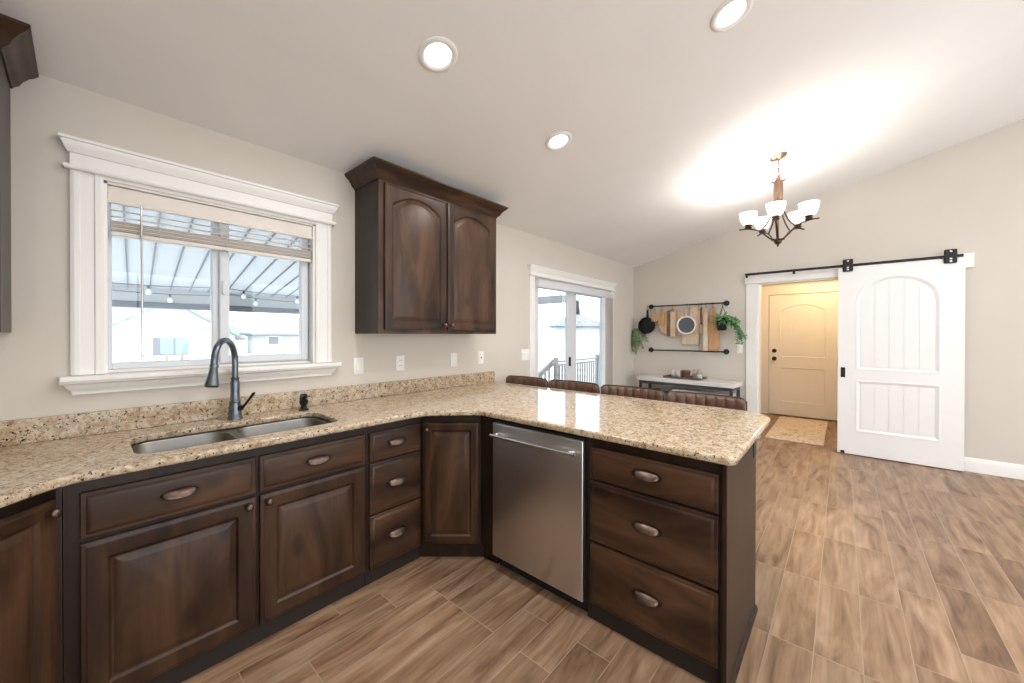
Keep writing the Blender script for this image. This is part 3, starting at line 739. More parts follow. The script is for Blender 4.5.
plate('cable_jack', 'white plate with a small dark jack under the wall cabinet right corner', .796, 1.152, kind='jack')
plate('light_switch', 'wide white triple switch plate beside the sliding door', 1.470, 1.155, .165, 'toggle')
fo = plate('light_switch', 'white switch plate on the far wall left of the hall opening', 0, 0, kind='rocker')
fo.location = (XF, -1.49, 1.178); fo.rotation_euler = (0, 0, -PI/2)

# ---------------------------------------------------------------- window blind, vertical blind
wb = thing('window_blind', 'raised beige slat blind at the top of the sink window', 'blind')
MB().box(-1.577, -.686, .012, .024, 1.972, 2.054, .004, 2).sweep([(-1.577, .024), (-1.577, .012), (-.686, .012), (-.686, .024)], [(0, 1.972), (.005, 1.974), (.005, 1.984), (0, 1.99)]).build('valance', m_blind, wb)
MB().box(-1.57, -.69, .026, .06, 1.99, 2.05).build('headrail', m_vinyl, wb)
def slat(z, tilt=0.12):
    a = Matrix.Translation((0, .038, z)) @ Matrix.Rotation(tilt, 4, 'X')
    return MB().box(-1.565, -.692, -.024, .024, -.0013, .0013).xf(a)
for z in (1.947, 1.918): slat(z, .35).build('slat', m_blind, wb)
for k in range(8): slat(1.893 - k*.0058, .04*((k % 3)-1)).build('slat', m_blind, wb)
MB().box(-1.567, -.690, .014, .062, 1.826, 1.846, .004, 2).build('bottom_rail', m_blind, wb)
for x in (-1.40, -1.13, -.80): MB().tube([(x, .0115, 1.98), (x, .0115, 1.824), (x, .063, 1.824), (x, .063, 1.98)], .0012, 6).build('ladder_cord', m_vinyl, wb)
MB().tube([(-1.466, .004, 1.985), (-1.466, .002, 1.93), (-1.464, .002, 1.27), (-1.464, .002, 1.255)], [.003, .0045, .0045, .006], 8).build('tilt_wand', m_chrome, wb, 50)
vb = thing('vertical_blind', 'white vertical blind stacked open at the right of the sliding door', 'blind')
MB().box(1.60, 3.40, -.075, -.060, 1.885, 1.965, .003).box(1.60, 1.61, -.06, -.022, 1.885, 1.965).box(3.39, 3.40, -.06, -.022, 1.885, 1.965).build('valance', m_vinyl, vb)
MB().box(1.62, 3.38, -.055, -.024, 1.93, 1.96).build('headrail', m_vinyl, vb)
mb = MB()
for k in range(12):
    x = 3.12 + k*.0205; mb.box(-.001, .001, -.040, .040, .03, 1.93).v[-8:]
    n8 = mb.v[-8:]; R_ = Matrix.Translation((x, -.062+.02, 0)) @ Matrix.Rotation(-.42, 4, 'Z'); mb.v[-8:] = [(R_ @ Vector(p))[:] for p in n8]
for q, p in enumerate(mb.v): mb.v[q] = (p[0], min(p[1], -.001), p[2])
mb.build('vane_stack', m_blind, vb)

# ---------------------------------------------------------------- recessed lights
TILT = Matrix.Rotation(-math.atan(SL), 4, 'X')
def can(x, y, label, watts):
    o = thing('recessed_light', label, 'light', (x, y, cz(y))); o.rotation_euler = (-math.atan(SL), 0, 0)
    o['group'] = 'recessed ceiling lights'
    MB().lathe([(.095, 0), (.095, -.004), (.088, -.009), (.076, -.010), (.066, -.004), (.060, .0), (.066, -.0)], n=36, cap0=False, cap1=False).build('trim_ring', m_white, o, 50)
    MB().lathe([(.062, -.003), (.058, -.005), (0, -.006)], n=30, cap0=False, cap1=True).build('lens', m_can, o, 50)
    ld = bpy.data.lights.new('downlight_lamp', 'AREA'); ld.shape = 'DISK'; ld.size = .11; ld.energy = watts; ld.color = (1.0, .96, .91)
    lo = bpy.data.objects.new('downlight_lamp', ld); COL.objects.link(lo); lo.parent = o; lo.location = (0, 0, -.012)
can(-.516, -1.058, 'bright recessed ceiling light left of the others, above the counter corner', CAN_W)
can(.538, -1.043, 'small recessed ceiling light nearest the wall cabinet and sliding door wall', CAN_W)
can(.50, -2.11, 'recessed ceiling light at the top edge of the photo, above the peninsula end', CAN_W)
can(-.55, -2.11, 'recessed ceiling light out of frame above the kitchen floor', BACK_CAN_W)
can(-1.55, -1.55, 'unseen recessed light added for fill above the sink side', BACK_CAN_W*.4)  # added lamp, weak fill for the sink side
can(-.55, -3.3, 'unseen recessed light added for fill behind the camera', BACK_CAN_W)  # added lamp behind the camera, fills the kitchen
can(1.8, -3.9, 'unseen recessed light added to brighten the right side', BACK_CAN_W*3.5)  # added strong lamp, lifts the dining half and far wall

# ---------------------------------------------------------------- chandelier
CX, CY = 2.495, -2.095
CZ = cz(CY)
ch = thing('chandelier', 'bronze five arm chandelier with lit white glass bowls hanging from the vault', 'chandelier', (CX, CY, 0))
Rc = Matrix.Rotation(-math.atan(SL), 4, 'X')
MB().lathe([(.068, 0), (.068, -.008), (.060, -.016), (.030, -.024), (.010, -.030), (.008, -.04), (0, -.04)], (0, 0, CZ), 30, Rc).build('canopy', m_brass, ch, 40)
mb = MB(); zt = CZ - .035
for k in range(4):
    z = zt - .022 - k*.034; ring = [Vector((.013*math.cos(a), 0, .021*math.sin(a))) for a in [2*PI*i/16 for i in range(17)]]
    Rk = Matrix.Rotation(k*PI/2 + .3, 4, 'Z'); mb.tube([Rk @ p + Vector((0, 0, z)) for p in ring], .0034, 6)
mb.build('chain', m_brass, ch, 60)
MB().tube([(0, 0, zt), (.035, -.02, zt-.03), (.045, -.03, zt-.07), (.02, -.02, zt-.12), (.004, 0, zt-.16)], .0022, 6).build('cord', m_brass, ch, 60)
z1 = zt - .155
MB().lathe([(.004, z1+.02), (.010, z1+.012), (.012, z1), (.038, z1-.012), (.058, z1-.022), (.060, z1-.030), (.040, z1-.036), (.036, z1-.05), (.036, z1-.20), (.020, z1-.215), (0, z1-.22)]).build('stem', m_brass, ch, 40)
MB().lathe([(0, 2.165), (.007, 2.168), (.010, 2.178), (.006, 2.184), (.022, 2.192), (.030, 2.208), (.030, 2.218), (.052, 2.224), (.052, 2.230), (.024, 2.236), (0, 2.240)]).build('finial', m_brassd, ch, 40)
MB().tube([(0, 0, 2.235), (0, 0, z1-.2)], .007, 10).build('center_rod', m_brass, ch, 60)
to_cam = math.atan2(-2.5388 - CY, -1.6587 - CX)
RA = .232
for k in range(5):
    a = to_cam + math.radians(-4 + 72*k); c_, s_ = math.cos(a), math.sin(a)
    P = lambda r, z: Vector((r*c_, r*s_, z))
    mb = MB()
    mb.tube(bez(P(.022, z1-.10), P(.03, 2.50), P(.05, 2.40), P(.14, 2.318), 14), .0095, 8, (.7, 1))
    mb.tube(bez(P(.026, 2.225), P(.09, 2.25), P(.11, 2.31), P(.16, 2.328), 10) + bez(P(.16, 2.328), P(.21, 2.350), P(.25, 2.352), P(.305, 2.345), 8)[1:], .0095, 8, (.7, 1))
    arm = mb.build('arm', m_brassd, ch, 60)
    MB().lathe([(.008, 2.345), (.026, 2.352), (.030, 2.360), (.022, 2.368), (.030, 2.380), (.026, 2.388), (0, 2.388)], P(RA, 0), 18).build('cup', m_brassd, arm, 40)
    MB().lathe([(.026, 2.384), (.046, 2.394), (.058, 2.418), (.068, 2.450), (.073, 2.493), (.070, 2.493), (.064, 2.452), (.054, 2.422), (.043, 2.400), (.020, 2.392)], P(RA, 0), 28, None, False, False).build('glass_shade', m_shade, arm, 60)
    ld = bpy.data.lights.new('bulb', 'POINT'); ld.energy = BULB_W; ld.color = (1.0, .97, .93); ld.shadow_soft_size = .03
    lo = bpy.data.objects.new('bulb', ld); COL.objects.link(lo); lo.parent = ch; lo.location = P(RA, 2.475)

# ---------------------------------------------------------------- barn door and its rail
bd = thing('barn_door', 'white sliding barn door with arched plank panel right of the hall opening', 'door', (4.125, -2.975, .012), -PI/2)
bs = panel_slab(.955, 2.13, [(-.318, .312, .965, 1.998, .255), (-.318, .312, .268, .838, 0)], th=.040, rec=.012, bev=.03, planks=5)
bs.build('door_slab', m_door, bd)
for x in (-.395, .378):
    h = MB().box(x-.045, x+.045, -.020, -.001, 2.080, 2.222, .012, 3)
    ho = h.build('hanger', m_black, bd, label='black steel roller hanger')
    bl = MB()
    for zz in (2.10, 2.125, 2.20): bl.lathe([(.010, 0), (.010, .004), (.006, .006), (0, .006)], (x, -.020, zz), 10, Matrix.Rotation(PI/2, 4, 'X'))
    bl.build('bolt', m_chrome, ho)
MB().box(-.452, -.412, -.004, .002, .87, .985, .003).build('flush_pull', m_black, bd)
MB().box(-.45, -.415, -.012, .001, .0, .03, .003).build('floor_guide', m_black, bd)
rl = thing('barn_door_rail', 'black steel rail on the header board above the barn door', 'rail', (0, 0, 0))
MB().box(4.118, 4.126, -3.44, -1.565, 2.148, 2.178, .002).build('bar', m_black, rl)
for y in (-1.60, -2.07, -3.30):
    MB().tube([(4.122, y, 2.163), (XF-.031, y, 2.163)], .011, 12).lathe([(.014, 0), (.014, .006), (0, .007)], (4.118, y, 2.163), 8, Matrix.Rotation(-PI/2, 4, 'Y')).build('standoff', m_black, rl)
for y in (-1.585, -2.085): MB().box(4.105, 4.132, y-.012, y+.012, 2.118, 2.150, .003).build('stop', m_black, rl)

# ---------------------------------------------------------------- pan rails and what hangs there
def pan_rail(label, z):
    o = thing('pan_rail', label, 'rail', (XF, 0, z))
    MB().tube([(-.06, -.286, 0), (-.06, -1.33, 0)], .0095, 12).build('rod', m_black, o, 60)
    for y in (-.286, -1.33):
        MB().tube([(-.06, y, 0), (-.004, y, 0)], .011, 12).lathe([(.038, 0), (.038, .006), (.022, .010), (.018, .02), (0, .021)], (-.0005, y, 0), 20, Matrix.Rotation(-PI/2, 4, 'Y')).lathe([(.0, -.02), (.018, -.016), (.021, 0), (.018, .016), (0, .02)], (-.06, y, 0), 14).build('flange', m_black, o, 40)
    return o
pan_rail('black pipe rail on the far wall with pans and boards hanging from it', 1.807)
pan_rail('bare black pipe rail on the far wall below the hanging boards', 1.135)
hook_src = None
XH = 4.16
def s_hook(y):
    global hook_src
    if hook_src is None:
        pts = [Vector((0, 0, .0)) + Vector((0.013*math.cos(t), 0, .013*math.sin(t))) for t in [PI*1.15 - PI*1.15*i/8 for i in range(9)]][::-1]
        pts += [Vector((-.012, 0, -.02)), Vector((.0, 0, -.035))]
        pts += [Vector((.012*math.sin(t)-.002, 0, -.047 - .012*(1-math.cos(t)) + .012)) for t in [PI*i/6 for i in range(1, 7)]]
        hook_src = MB().tube(pts, .0028, 6).build('s_hook', m_black, None, 60); o = hook_src
    else:
        o = hook_src.copy(); COL.objects.link(o)
    o.location = (XH, y, 1.807)
    tag(o, 'small black hook on the upper pipe rail', 'hook', 'hooks on the upper pipe rail')
# boards: flat outlines in the y-z plane; u to the viewer's right is -y
def circle(cx, cz_, r, n=32): return [(cx + r*math.cos(2*PI*i/n), cz_ + r*math.sin(2*PI*i/n)) for i in range(n)]
def board(name, label, y, x, poly, th, mat, holes=(), cat='cutting board', parts=None):
    """poly in (u,z), z relative to rail"""
    o = thing(name, label, cat, (x, y, 1.807), -PI/2)
    me = slab2d([poly] + list(holes), -th/2, th/2, .003, 'board', 2)
    for v in me.vertices: v.co = Vector((v.co.x, v.co.z, v.co.y))
    link_mesh('board', me, mat, o, 40); s_hook(y); return o
def paddle(w, h, hw, hh, r, rn=.02):
    """blade w x h with handle hw x hh on top, hung from z=-.05"""
    p = [(-w/2, -.05-hh-h), (w/2, -.05-hh-h), (w/2, -.05-hh), (hw/2, -.05-hh), (hw/2, -.045), (-hw/2, -.045), (-hw/2, -.05-hh), (-w/2, -.05-hh)]
    return fillet(p, [r, r, r, rn, hw*.42, hw*.42, rn, r], 6)
hole = circle(0, -.062, .006, 12)
# black pan
pn = thing('skillet', 'black cast iron skillet hanging at the left end of the pipe rail', 'pan', (4.15, -.252, 1.807), -PI/2)
Rm = Matrix.Rotation(PI/2, 4, 'X')
MB().lathe([(0, 0), (.10, 0), (.112, -.004), (.124, .040), (.130, .041), (.118, -.010), (.10, -.012), (0, -.012)][::-1], (0, .0, -.295), 32, Rm).build('pan_body', m_black, pn, 40)
me = slab2d([fillet([(-.018, -.185), (.018, -.185), (.013, -.045), (-.013, -.045)], [.004, .004, .012, .012], 5), circle(0, -.058, .006, 12)], -.006, .006, .002, 'handle')
for v in me.vertices: v.co = Vector((v.co.x, v.co.z, v.co.y))
link_mesh('handle', me, m_black, pn, 40); s_hook(-.252)
rp = fillet([(-.062, -.245), (.062, -.245), (.062, -.125), (.014, -.115), (.014, -.045), (-.014, -.045), (-.014, -.115), (-.062, -.125)], [.055, .055, .05, .01, .012, .012, .01, .05], 8)
board('cutting_board', 'little round maple paddle board right of the black skillet', -.365, 4.150, rp, .016, m_boardA, [hole])
board('cutting_board', 'small narrow light brown board between the little round paddle and the big round board', -.47, 4.139, paddle(.088, .20, .034, .05, .012), .018, m_boardC, [hole])
# large round board with stripes: three coloured strips as parts
rb = thing('cutting_board', 'big round board of striped wood strips behind the grey skillet', 'cutting board', (4.171, -.625, 1.807), -PI/2)
cc, rr = -.265, .20
def strip(a, b_):
    tp = []; n = 10
    for i in range(n+1): u = a + (b_-a)*i/n; tp.append((u, cc + math.sqrt(max(0, rr*rr - u*u))))
    bt = [(u, 2*cc - z) for u, z in tp[::-1]]
    return MB().prism(tp + bt, 1, -.009, .009)
for a, b_, m_ in ((-.1999, -.135, m_boardE), (-.1345, -.085, m_boardA), (-.0845, -.03, m_boardD), (-.0295, .04, m_boardB), (.0405, .075, m_boardC), (.0755, .145, m_boardE), (.1455, .1999, m_boardA)):
    strip(a, b_).build('wood_strip', m_, rb)
MB().prism([(-.03, -.09), (.03, -.09), (.02, -.045), (-.02, -.045)], 1, -.009, .009).build('handle', m_boardA, rb); s_hook(-.625)
# grey round skillet with pale rim
gs = thing('skillet', 'round grey faced skillet with pale rim in the middle of the pipe rail', 'pan', (4.128, -.832, 1.807), -PI/2)
MB().lathe([(0, .0), (.112, .0), (.118, .002), (.118, -.012), (0, -.012)], (0, 0, -.298), 36, Rm).build('pan_face', m_panface, gs, 40)
MB().lathe([(.112, -.010), (.132, -.010), (.135, -.004), (.135, .012), (.128, .015), (.116, .012), (.112, .004)], (0, 0, -.298), 36, Rm, False, False).build('rim', m_mug, gs, 40)
me = slab2d([fillet([(-.015, -.17), (.015, -.17), (.012, -.045), (-.012, -.045)], [.004, .004, .011, .011], 5), circle(0, -.058, .005, 12)], -.005, .005, .002, 'handle')
for v in me.vertices: v.co = Vector((v.co.x, v.co.z, v.co.y))
link_mesh('handle', me, m_boardE, gs, 40); s_hook(-.832)
board('cutting_board', 'square pale board hanging low behind the grey skillet', -.87, 4.192, paddle(.235, .33, .06, .20, .025), .018, m_boardB, [hole])
board('cutting_board', 'wide rosy board right of the grey skillet, with rounded top corners', -.99, 4.168, fillet([(-.125, -.42), (.125, -.42), (.125, -.055), (-.125, -.055)], [.03, .03, .05, .05], 6), .018, m_boardE, [circle(0, -.085, .014, 14)])
board('cutting_board', 'long thin dark walnut board in front of the rosy board', -1.025, 4.148, paddle(.055, .395, .022, .235, .006), .016, m_boardD, [hole])
board('cutting_board', 'long narrow cream board with a hole at the top', -1.085, 4.130, fillet([(-.030, -.665), (.030, -.665), (.026, -.12), (-.026, -.12)], [.004, .004, .024, .024], 6), .018, m_boardB, [circle(0, -.145, .009, 14)])
board('cutting_board', 'long honey brown board at the right, under the trailing plant', -1.18, 4.168, paddle(.155, .445, .05, .16, .02), .020, m_boardC, [hole])
# small wooden spoons/scraper hung in front of the honey board
sp = thing('wooden_spatula', 'small honey wood spatula hanging in front of the long honey board', 'spatula', (4.140, -1.165, 1.807), -PI/2)
me = slab2d([fillet([(-.030, -.27), (.030, -.27), (.026, -.17), (.009, -.15), (.008, -.05), (-.008, -.05), (-.009, -.15), (-.026, -.17)], [.02, .02, .015, .01, .007, .007, .01, .015], 5)], -.005, .005, .002, 'blade')
for v in me.vertices: v.co = Vector((v.co.x, v.co.z, v.co.y))
link_mesh('blade', me, m_boardC, sp, 40); s_hook(-1.165)
# plants
def leaf_mb(mb, p, d, nrm, L, Wd):
    d = d.normalized(); s = d.cross(nrm).normalized(); n_ = s.cross(d)
    a = [p, p + d*L*.35 + s*Wd*.5 + n_*L*.05, p + d*L*.7 + s*Wd*.42 + n_*L*.02, p + d*L - n_*L*.1, p + d*L*.7 - s*Wd*.42 + n_*L*.02, p + d*L*.35 - s*Wd*.5 + n_*L*.05, p + d*L*.5 - n_*L*.06]
    mb.add(a, [(0, 1, 6), (1, 2, 6), (2, 3, 6), (3, 4, 6), (4, 5, 6), (5, 0, 6)])
def vine(mbl, mbs, start, out, down, L, rnd, leaf=(.035, .024), dens=.012):
    p = Vector(start); v = Vector(out); pts = [p.copy()]; n = int(L/dens)
    for i in range(n):
        v = (v*.88 + Vector(down)*.12 + Vector((rnd.uniform(-.2, .2), rnd.uniform(-.25, .25), rnd.uniform(-.12, .12)))*.5).normalized()
        p = p + v*dens; p.x = min(p.x, XF-.015); pts.append(p.copy())
        for q in range(2):
            d = Vector((rnd.uniform(-1, .4), rnd.uniform(-1, 1), rnd.uniform(-.7, .5)))
            leaf_mb(mbl, p, d, Vector((-.6, rnd.uniform(-.6, .6), .7)).normalized(), rnd.uniform(.7, 1.2)*leaf[0], rnd.uniform(.7, 1.2)*leaf[1])
    mbs.tube(pts, .0018, 5)
def trim_wall(mb, y1=None):
    mb.v = [(min(p[0], XF-.004), (min(p[1], y1) if y1 is not None else p[1]), p[2]) for p in mb.v]
rnd = random.Random(3)
hp_ = thing('hanging_planter', 'black hanging planter with green trailing plant at the right end of the pipe rail', 'plant', (0, 0, 0))
py = -1.295
MB().lathe([(0, 1.43), (.045, 1.43), (.055, 1.44), (.068, 1.565), (.068, 1.60), (.062, 1.60), (.058, 1.56), (0, 1.56)], (4.115, py, 0), 24).build('pot', m_black, hp_, 40)
hg = MB()
for t in (0.6, 2.7, 4.8): hg.tube([(4.115 + .066*math.cos(t), py + .066*math.sin(t), 1.595), (4.16, py+.0, 1.762)], .003, 6)
hg.build('hanger_strap', m_black, hp_); s_hook(py)
ml, ms = MB(), MB()
for k in range(34):
    a = rnd.uniform(0, 2*PI)
    s0 = (4.125 + .05*math.cos(a), py - .03 + .06*math.sin(a), 1.59)
    vine(ml, ms, s0, (rnd.uniform(-.7, .1), rnd.uniform(-.9, .35), rnd.uniform(-.1, .7)), (rnd.uniform(-.2, .0), rnd.uniform(-.55, .05), -1), rnd.uniform(.07, .20), rnd, (.032, .026), .013)
for k in range(9):
    vine(ml, ms, (4.12, py-.07, 1.55), (-.2, -.5, .1), (rnd.uniform(-.08, .05), rnd.uniform(-.30, -.05), -1), rnd.uniform(.22, .40), rnd, (.030, .024), dens=.016)
trim_wall(ml); trim_wall(ms)
ml.build('foliage', m_leafA, hp_, 60); ms.build('stem', m_leafA, hp_, 60)
h2 = thing('trailing_plant', 'pale sage trailing plant in the wall corner left of the black skillet', 'plant', (0, 0, 0))
MB().lathe([(0, 1.40), (.030, 1.40), (.036, 1.41), (.042, 1.47), (.038, 1.47), (.034, 1.45), (0, 1.45)], (4.165, -.085, 0), 20).build('pot', m_leafB, h2, 40)
MB().tube([(XF-.002, -.085, 1.57), (4.165, -.085, 1.57), (4.165, -.085, 1.555)], .004, 6).tube([(4.13, -.085, 1.468), (4.165, -.085, 1.56), (4.2, -.085, 1.468)], .002, 6).build('wall_bracket', m_mug, h2)
ml, ms = MB(), MB()
for k in range(22):
    a = rnd.uniform(0, 2*PI)
    vine(ml, ms, (4.155 + .035*math.cos(a), -.085 + .04*math.sin(a), 1.46), (rnd.uniform(-.3, .1), rnd.uniform(-.35, .3), -.2), (rnd.uniform(-.03, .02), rnd.uniform(-.10, .10), -1), rnd.uniform(.12, .40), rnd, (.032, .017), .013)
trim_wall(ml, -.004); trim_wall(ms, -.004)
ml.build('foliage', m_leafB, h2, 60); ms.build('stem', m_leafB, h2, 60)

# ---------------------------------------------------------------- console table
TRZ = math.radians(-5)
tt = thing('console_table', 'console table with whitewashed top and dark metal frame against the far wall', 'table', (3.99, -.88, 0), TRZ)
MB().box(-.19, .17, -.65, .65, .692, .750, .004, 2).build('tabletop', m_tabletop, tt)
mb = MB(); mb.box(-.175, -.150, -.63, .63, .650, .692).box(.130, .155, -.63, .63, .650, .692).box(-.150, .130, -.63, -.60, .650, .692).box(-.150, .130, .60, .63, .650, .692); mb.build('apron_frame', m_tablemetal, tt)
for x in (-.175, .120):
    for y in (-.63, .595): MB().box(x, x+.035, y, y+.035, 0, .650).build('leg', m_tablemetal, tt)
MB().box(-.150, .13, -.60, .60, .14, .165).build('shelf', m_tabletop, tt)
Rt = Matrix.Translation((3.99, -.88, 0)) @ Matrix.Rotation(TRZ, 4, 'Z')
def on_table(x, y, z): return (Rt @ Vector((x, y, z)))[:]
bn = thing('storage_box', 'long white storage box on the shelf under the console table', 'box', on_table(-.01, -.22, .165), TRZ)
MB().box(-.12, .12, -.36, .36, 0, .40, .01, 2).build('box_body', m_bin, bn); MB().box(-.128, .128, -.37, .37, .40, .43, .006, 2).build('lid', m_bin, bn)
bk = thing('basket', 'blue grey woven basket under the left end of the console table', 'basket', on_table(-.01, .36, .165), TRZ)
rs = [[(p[0], p[1], z) for p in rrect(-w, w, -w*1.1, w*1.1, .04, 5)] for w, z in ((.105, 0), (.115, .10), (.12, .20), (.125, .36), (.118, .36), (.112, .10), (.105, .02))]
MB().loft(rs, True, True, True).build('basket_body', m_basket, bk, 50)
MB().tube([(-.125, -.05, .34), (-.14, -.04, .42), (-.14, .04, .42), (-.125, .05, .34)], .008, 8).build('handle', m_black, bk, 60)
ty = thing('serving_tray', 'grey brown wooden tray on the console table', 'tray', on_table(.0, .03, .750), TRZ)
MB().box(-.14, .14, -.25, .25, .001, .012, .002).box(-.14, -.128, -.25, .25, .012, .03).box(.128, .14, -.25, .25, .012, .03).box(-.128, .128, -.25, -.238, .012, .03).box(-.128, .128, .238, .25, .012, .03).build('tray_body', m_tray, ty)
def mug(label, x, y):
    o = thing('mug', label, 'mug', on_table(x, y, .763), TRZ + PI)
    MB().lathe([(0, 0), (.032, 0), (.037, .006), (.040, .09), (.037, .092), (.034, .012), (0, .010)], n=24).build('cup', m_mug, o, 40)
    MB().tube([(.037, 0, .072), (.058, 0, .070), (.062, 0, .045), (.055, 0, .024), (.036, 0, .022)], .005, 8).build('handle', m_mug, o, 60)
mug('white mug at the left end of the tray', .03, .19); mug('white mug next to the brown pot, right of the other mug', -.02, .10)
pt = thing('pot', 'mauve brown ceramic pot in the middle of the tray', 'pot', on_table(-.04, -.005, .763), TRZ)
MB().lathe([(0, 0), (.042, 0), (.048, .01), (.058, .085), (.062, .09), (.062, .105), (.054, .105), (.048, .08), (.04, .012), (0, .012)]).build('pot_body', m_copper, pt, 40)
def jar(label, x, y, h, r, fill):
    o = thing('jar', label, 'jar', on_table(x, y, .763), 0)
    MB().lathe([(0, 0), (r, 0), (r+.003, .006), (r+.003, h-.02), (r-.006, h-.008), (r-.006, h)], cap1=False).build('glass', m_jar, o, 40)
    MB().lathe([(0, .004), (r-.004, .004), (r-.004, h*.55), (0, h*.55)]).build('contents', fill, o)
    MB().lathe([(0, h), (r, h), (r, h+.018), (r*.5, h+.022), (0, h+.022)]).build('lid', m_boardE, o, 40)
jar('clear glass jar with wooden lid just right of the brown pot', .02, -.115, .105, .04, m_boardE)
jar('clear glass jar with wooden lid at the right end of the tray', -.05, -.19, .115, .038, m_bin)

# ---------------------------------------------------------------- bar stools
def make_stool():
    o = thing('bar_stool', '', 'stool')
    rs = []
    for i, z, r in ((.03, .595, .05), (.004, .605, .055), (0, .63, .06), (.004, .655, .06), (.02, .668, .055), (.05, .672, .05)):
        rs.append([(p[0], p[1], z) for p in rrect(-.21+i, .21-i, -.225+i, .225-i, r, 6)])
    MB().loft(rs, True, True, True).build('seat', m_leather, o, 60)
    # back: curved band at +x, channel tufted on the inner (-x) side
    n, m = 84, 12
    Wd = .246; zb_, zt_ = .70, .960
    def bx(y): return .215 - .05*(y/Wd)**2
    def surf(y, k, side):
        edge = max(0, abs(y) - (Wd-.035))/.035; top = zt_ - .02*edge**2.4
        z = zb_ + (top-zb_)*k; puff = .0
        if side < 0:
            ph = (y/Wd*4.0); puff = .0135*abs(math.sin(PI*ph))**.55
        taper = 1 - .25*max(0, (k-.8)/.2)**2
        return (bx(y) + side*(.016*taper) + side*puff*min(1, (1-k)*9)*min(1, k*9), y, z)
    rings = []
    for j in range(n+1):
        y = -Wd + 2*Wd*j/n
        rin = [surf(y, k/m, -1) for k in range(m+1)]; ro = [surf(y, k/m, 1) for k in range(m, -1, -1)]
        rings.append(rin + ro)
    back = MB().loft(rings, True, True, True).build('backrest', m_leather, o, 70)
    pp = []
    for j in range(29):
        y = -Wd + 2*Wd*j/28; s = surf(y, 1, 0); pp.append((s[0], s[1], s[2]+.003))
    MB().tube([(bx(-Wd), -Wd-.002, .72)] + pp + [(bx(Wd), Wd+.002, .72)], .0062, 8).build('piping', m_piping, back, 60)
    for s in (-1, 1): MB().box(.195, .222, s*.15-.02, s*.15+.02, .60, .80, .004).build('back_bracket', m_stoolmetal, o)
    for sx in (-1, 1):
        for sy in (-1, 1): MB().tube([(sx*.165, sy*.17, .60), (sx*.205, sy*.205, .0)], .012, 10).build('leg', m_stoolmetal, o, 60)
    ft = MB(); q = [(-.193, -.195), (.193, -.195), (.193, .195), (-.193, .195), (-.193, -.195)]
    for a, b_ in zip(q, q[1:]): ft.tube([(a[0], a[1], .20), (b_[0], b_[1], .20)], .009, 8)
    ft.build('footrest', m_stoolmetal, o, 60)
    return o
labs = ['brown leather bar stool nearest the window wall, at the far end of the peninsula', 'brown leather bar stool second from the window wall, in front of the sliding door',
        'brown leather bar stool second from the open end of the peninsula', 'brown leather bar stool nearest the open end of the peninsula']
st0 = make_stool()
for i, y in enumerate((-.300, -.812, -1.325, -1.838)):
    s = st0 if i == 0 else copy_tree(st0)
    s.location = (.935, y, 0); s['label'] = labs[i]; s['category'] = 'stool'; s['group'] = 'bar stools along the peninsula'

# ---------------------------------------------------------------- hall rug and lamp
tag(MB().box(4.35, 6.05, -2.37, -1.76, .001, .012, .003).build('hall_rug', m_rug), 'beige patterned runner rug in front of the hall door', 'rug')
hl = thing('ceiling_light', 'round dome light on the hall ceiling out of view', 'light', (5.3, -2.3, 2.44))
MB().lathe([(0, -.10), (.08, -.09), (.13, -.06), (.15, -.02), (.15, 0)], cap1=False).build('dome', m_shade, hl, 50)
ld = bpy.data.lights.new('hall_lamp', 'POINT'); ld.energy = HALL_W; ld.color = (1.0, .70, .38); ld.shadow_soft_size = .12
lo = bpy.data.objects.new('hall_lamp', ld); COL.objects.link(lo); lo.parent = hl; lo.location = (0, 0, -.2)

# ---------------------------------------------------------------- outside
struct('ground', MB().box(-60, 80, .16, 120, -1.1, -.9), m_snow, 'snow covered yard', cat='ground')
dk = thing('deck', 'pale snowy wooden deck outside the sliding door', 'deck')
mb = MB()
for k in range(16): mb.box(-4.0, 7.5, .18 + k*.143, .18 + k*.143 + .137, -.16, -.13)
mb.box(-4.0, 7.5, .18, 2.45, -.30, -.165); mb.build('deck_boards', m_deck, dk)
dr_ = thing('deck_railing', 'grey railing with square balusters along the deck edge', 'railing', (0, 2.40, -.13))
RX0 = 5.55
MB().box(RX0, 7.5, -.045, .045, .86, .90).box(RX0, 7.5, -.02, .02, .78, .82).box(RX0, 7.5, -.02, .02, .08, .12).build('rail', m_rail, dr_)
for x in (RX0-.04, 7.45): MB().box(x-.045, x+.045, -.045, .045, 0, .98, .005).build('post', m_rail, dr_)
k = 0
while RX0 + .10 + k*.115 < 7.4:
    x = RX0 + .10 + k*.115; MB().box(x-.017, x+.017, -.017, .017, .10, .80).build('baluster', m_rail, dr_); k += 1
sr = thing('stair_railing', 'grey sloping stair railing going down from the deck', 'railing', (RX0, 2.40, -.13))
LN, DP = 1.9, .95
mb = MB()
for z0 in (.88, .80, .14): mb.add([(0, .09, z0), (0, .15, z0), (0, .15, z0+.045), (0, .09, z0+.045), (-LN, .09, z0-DP), (-LN, .15, z0-DP), (-LN, .15, z0-DP+.045), (-LN, .09, z0-DP+.045)], [(0,1,2,3), (4,7,6,5), (0,4,5,1), (1,5,6,2), (2,6,7,3), (3,7,4,0)])
mb.build('rail', m_rail, sr)
for q in range(1, 13):
    x = -LN*q/13; z = -DP*q/13; MB().box(x-.017, x+.017, .103, .137, z+.14, z+.84).build('baluster', m_rail, sr)
MB().box(-LN-.09, -LN, .075, .165, -.78, .12).build('post', m_rail, sr)
# neighbours placed by bearing and distance from the room
Cc = Vector((-1.6587, -2.5388, 1.3643))
def at(u, v, dist):
    r = fw + rt*((u-512)/377.4) - up*((v-336.7)/377.4); return Cc + r*dist
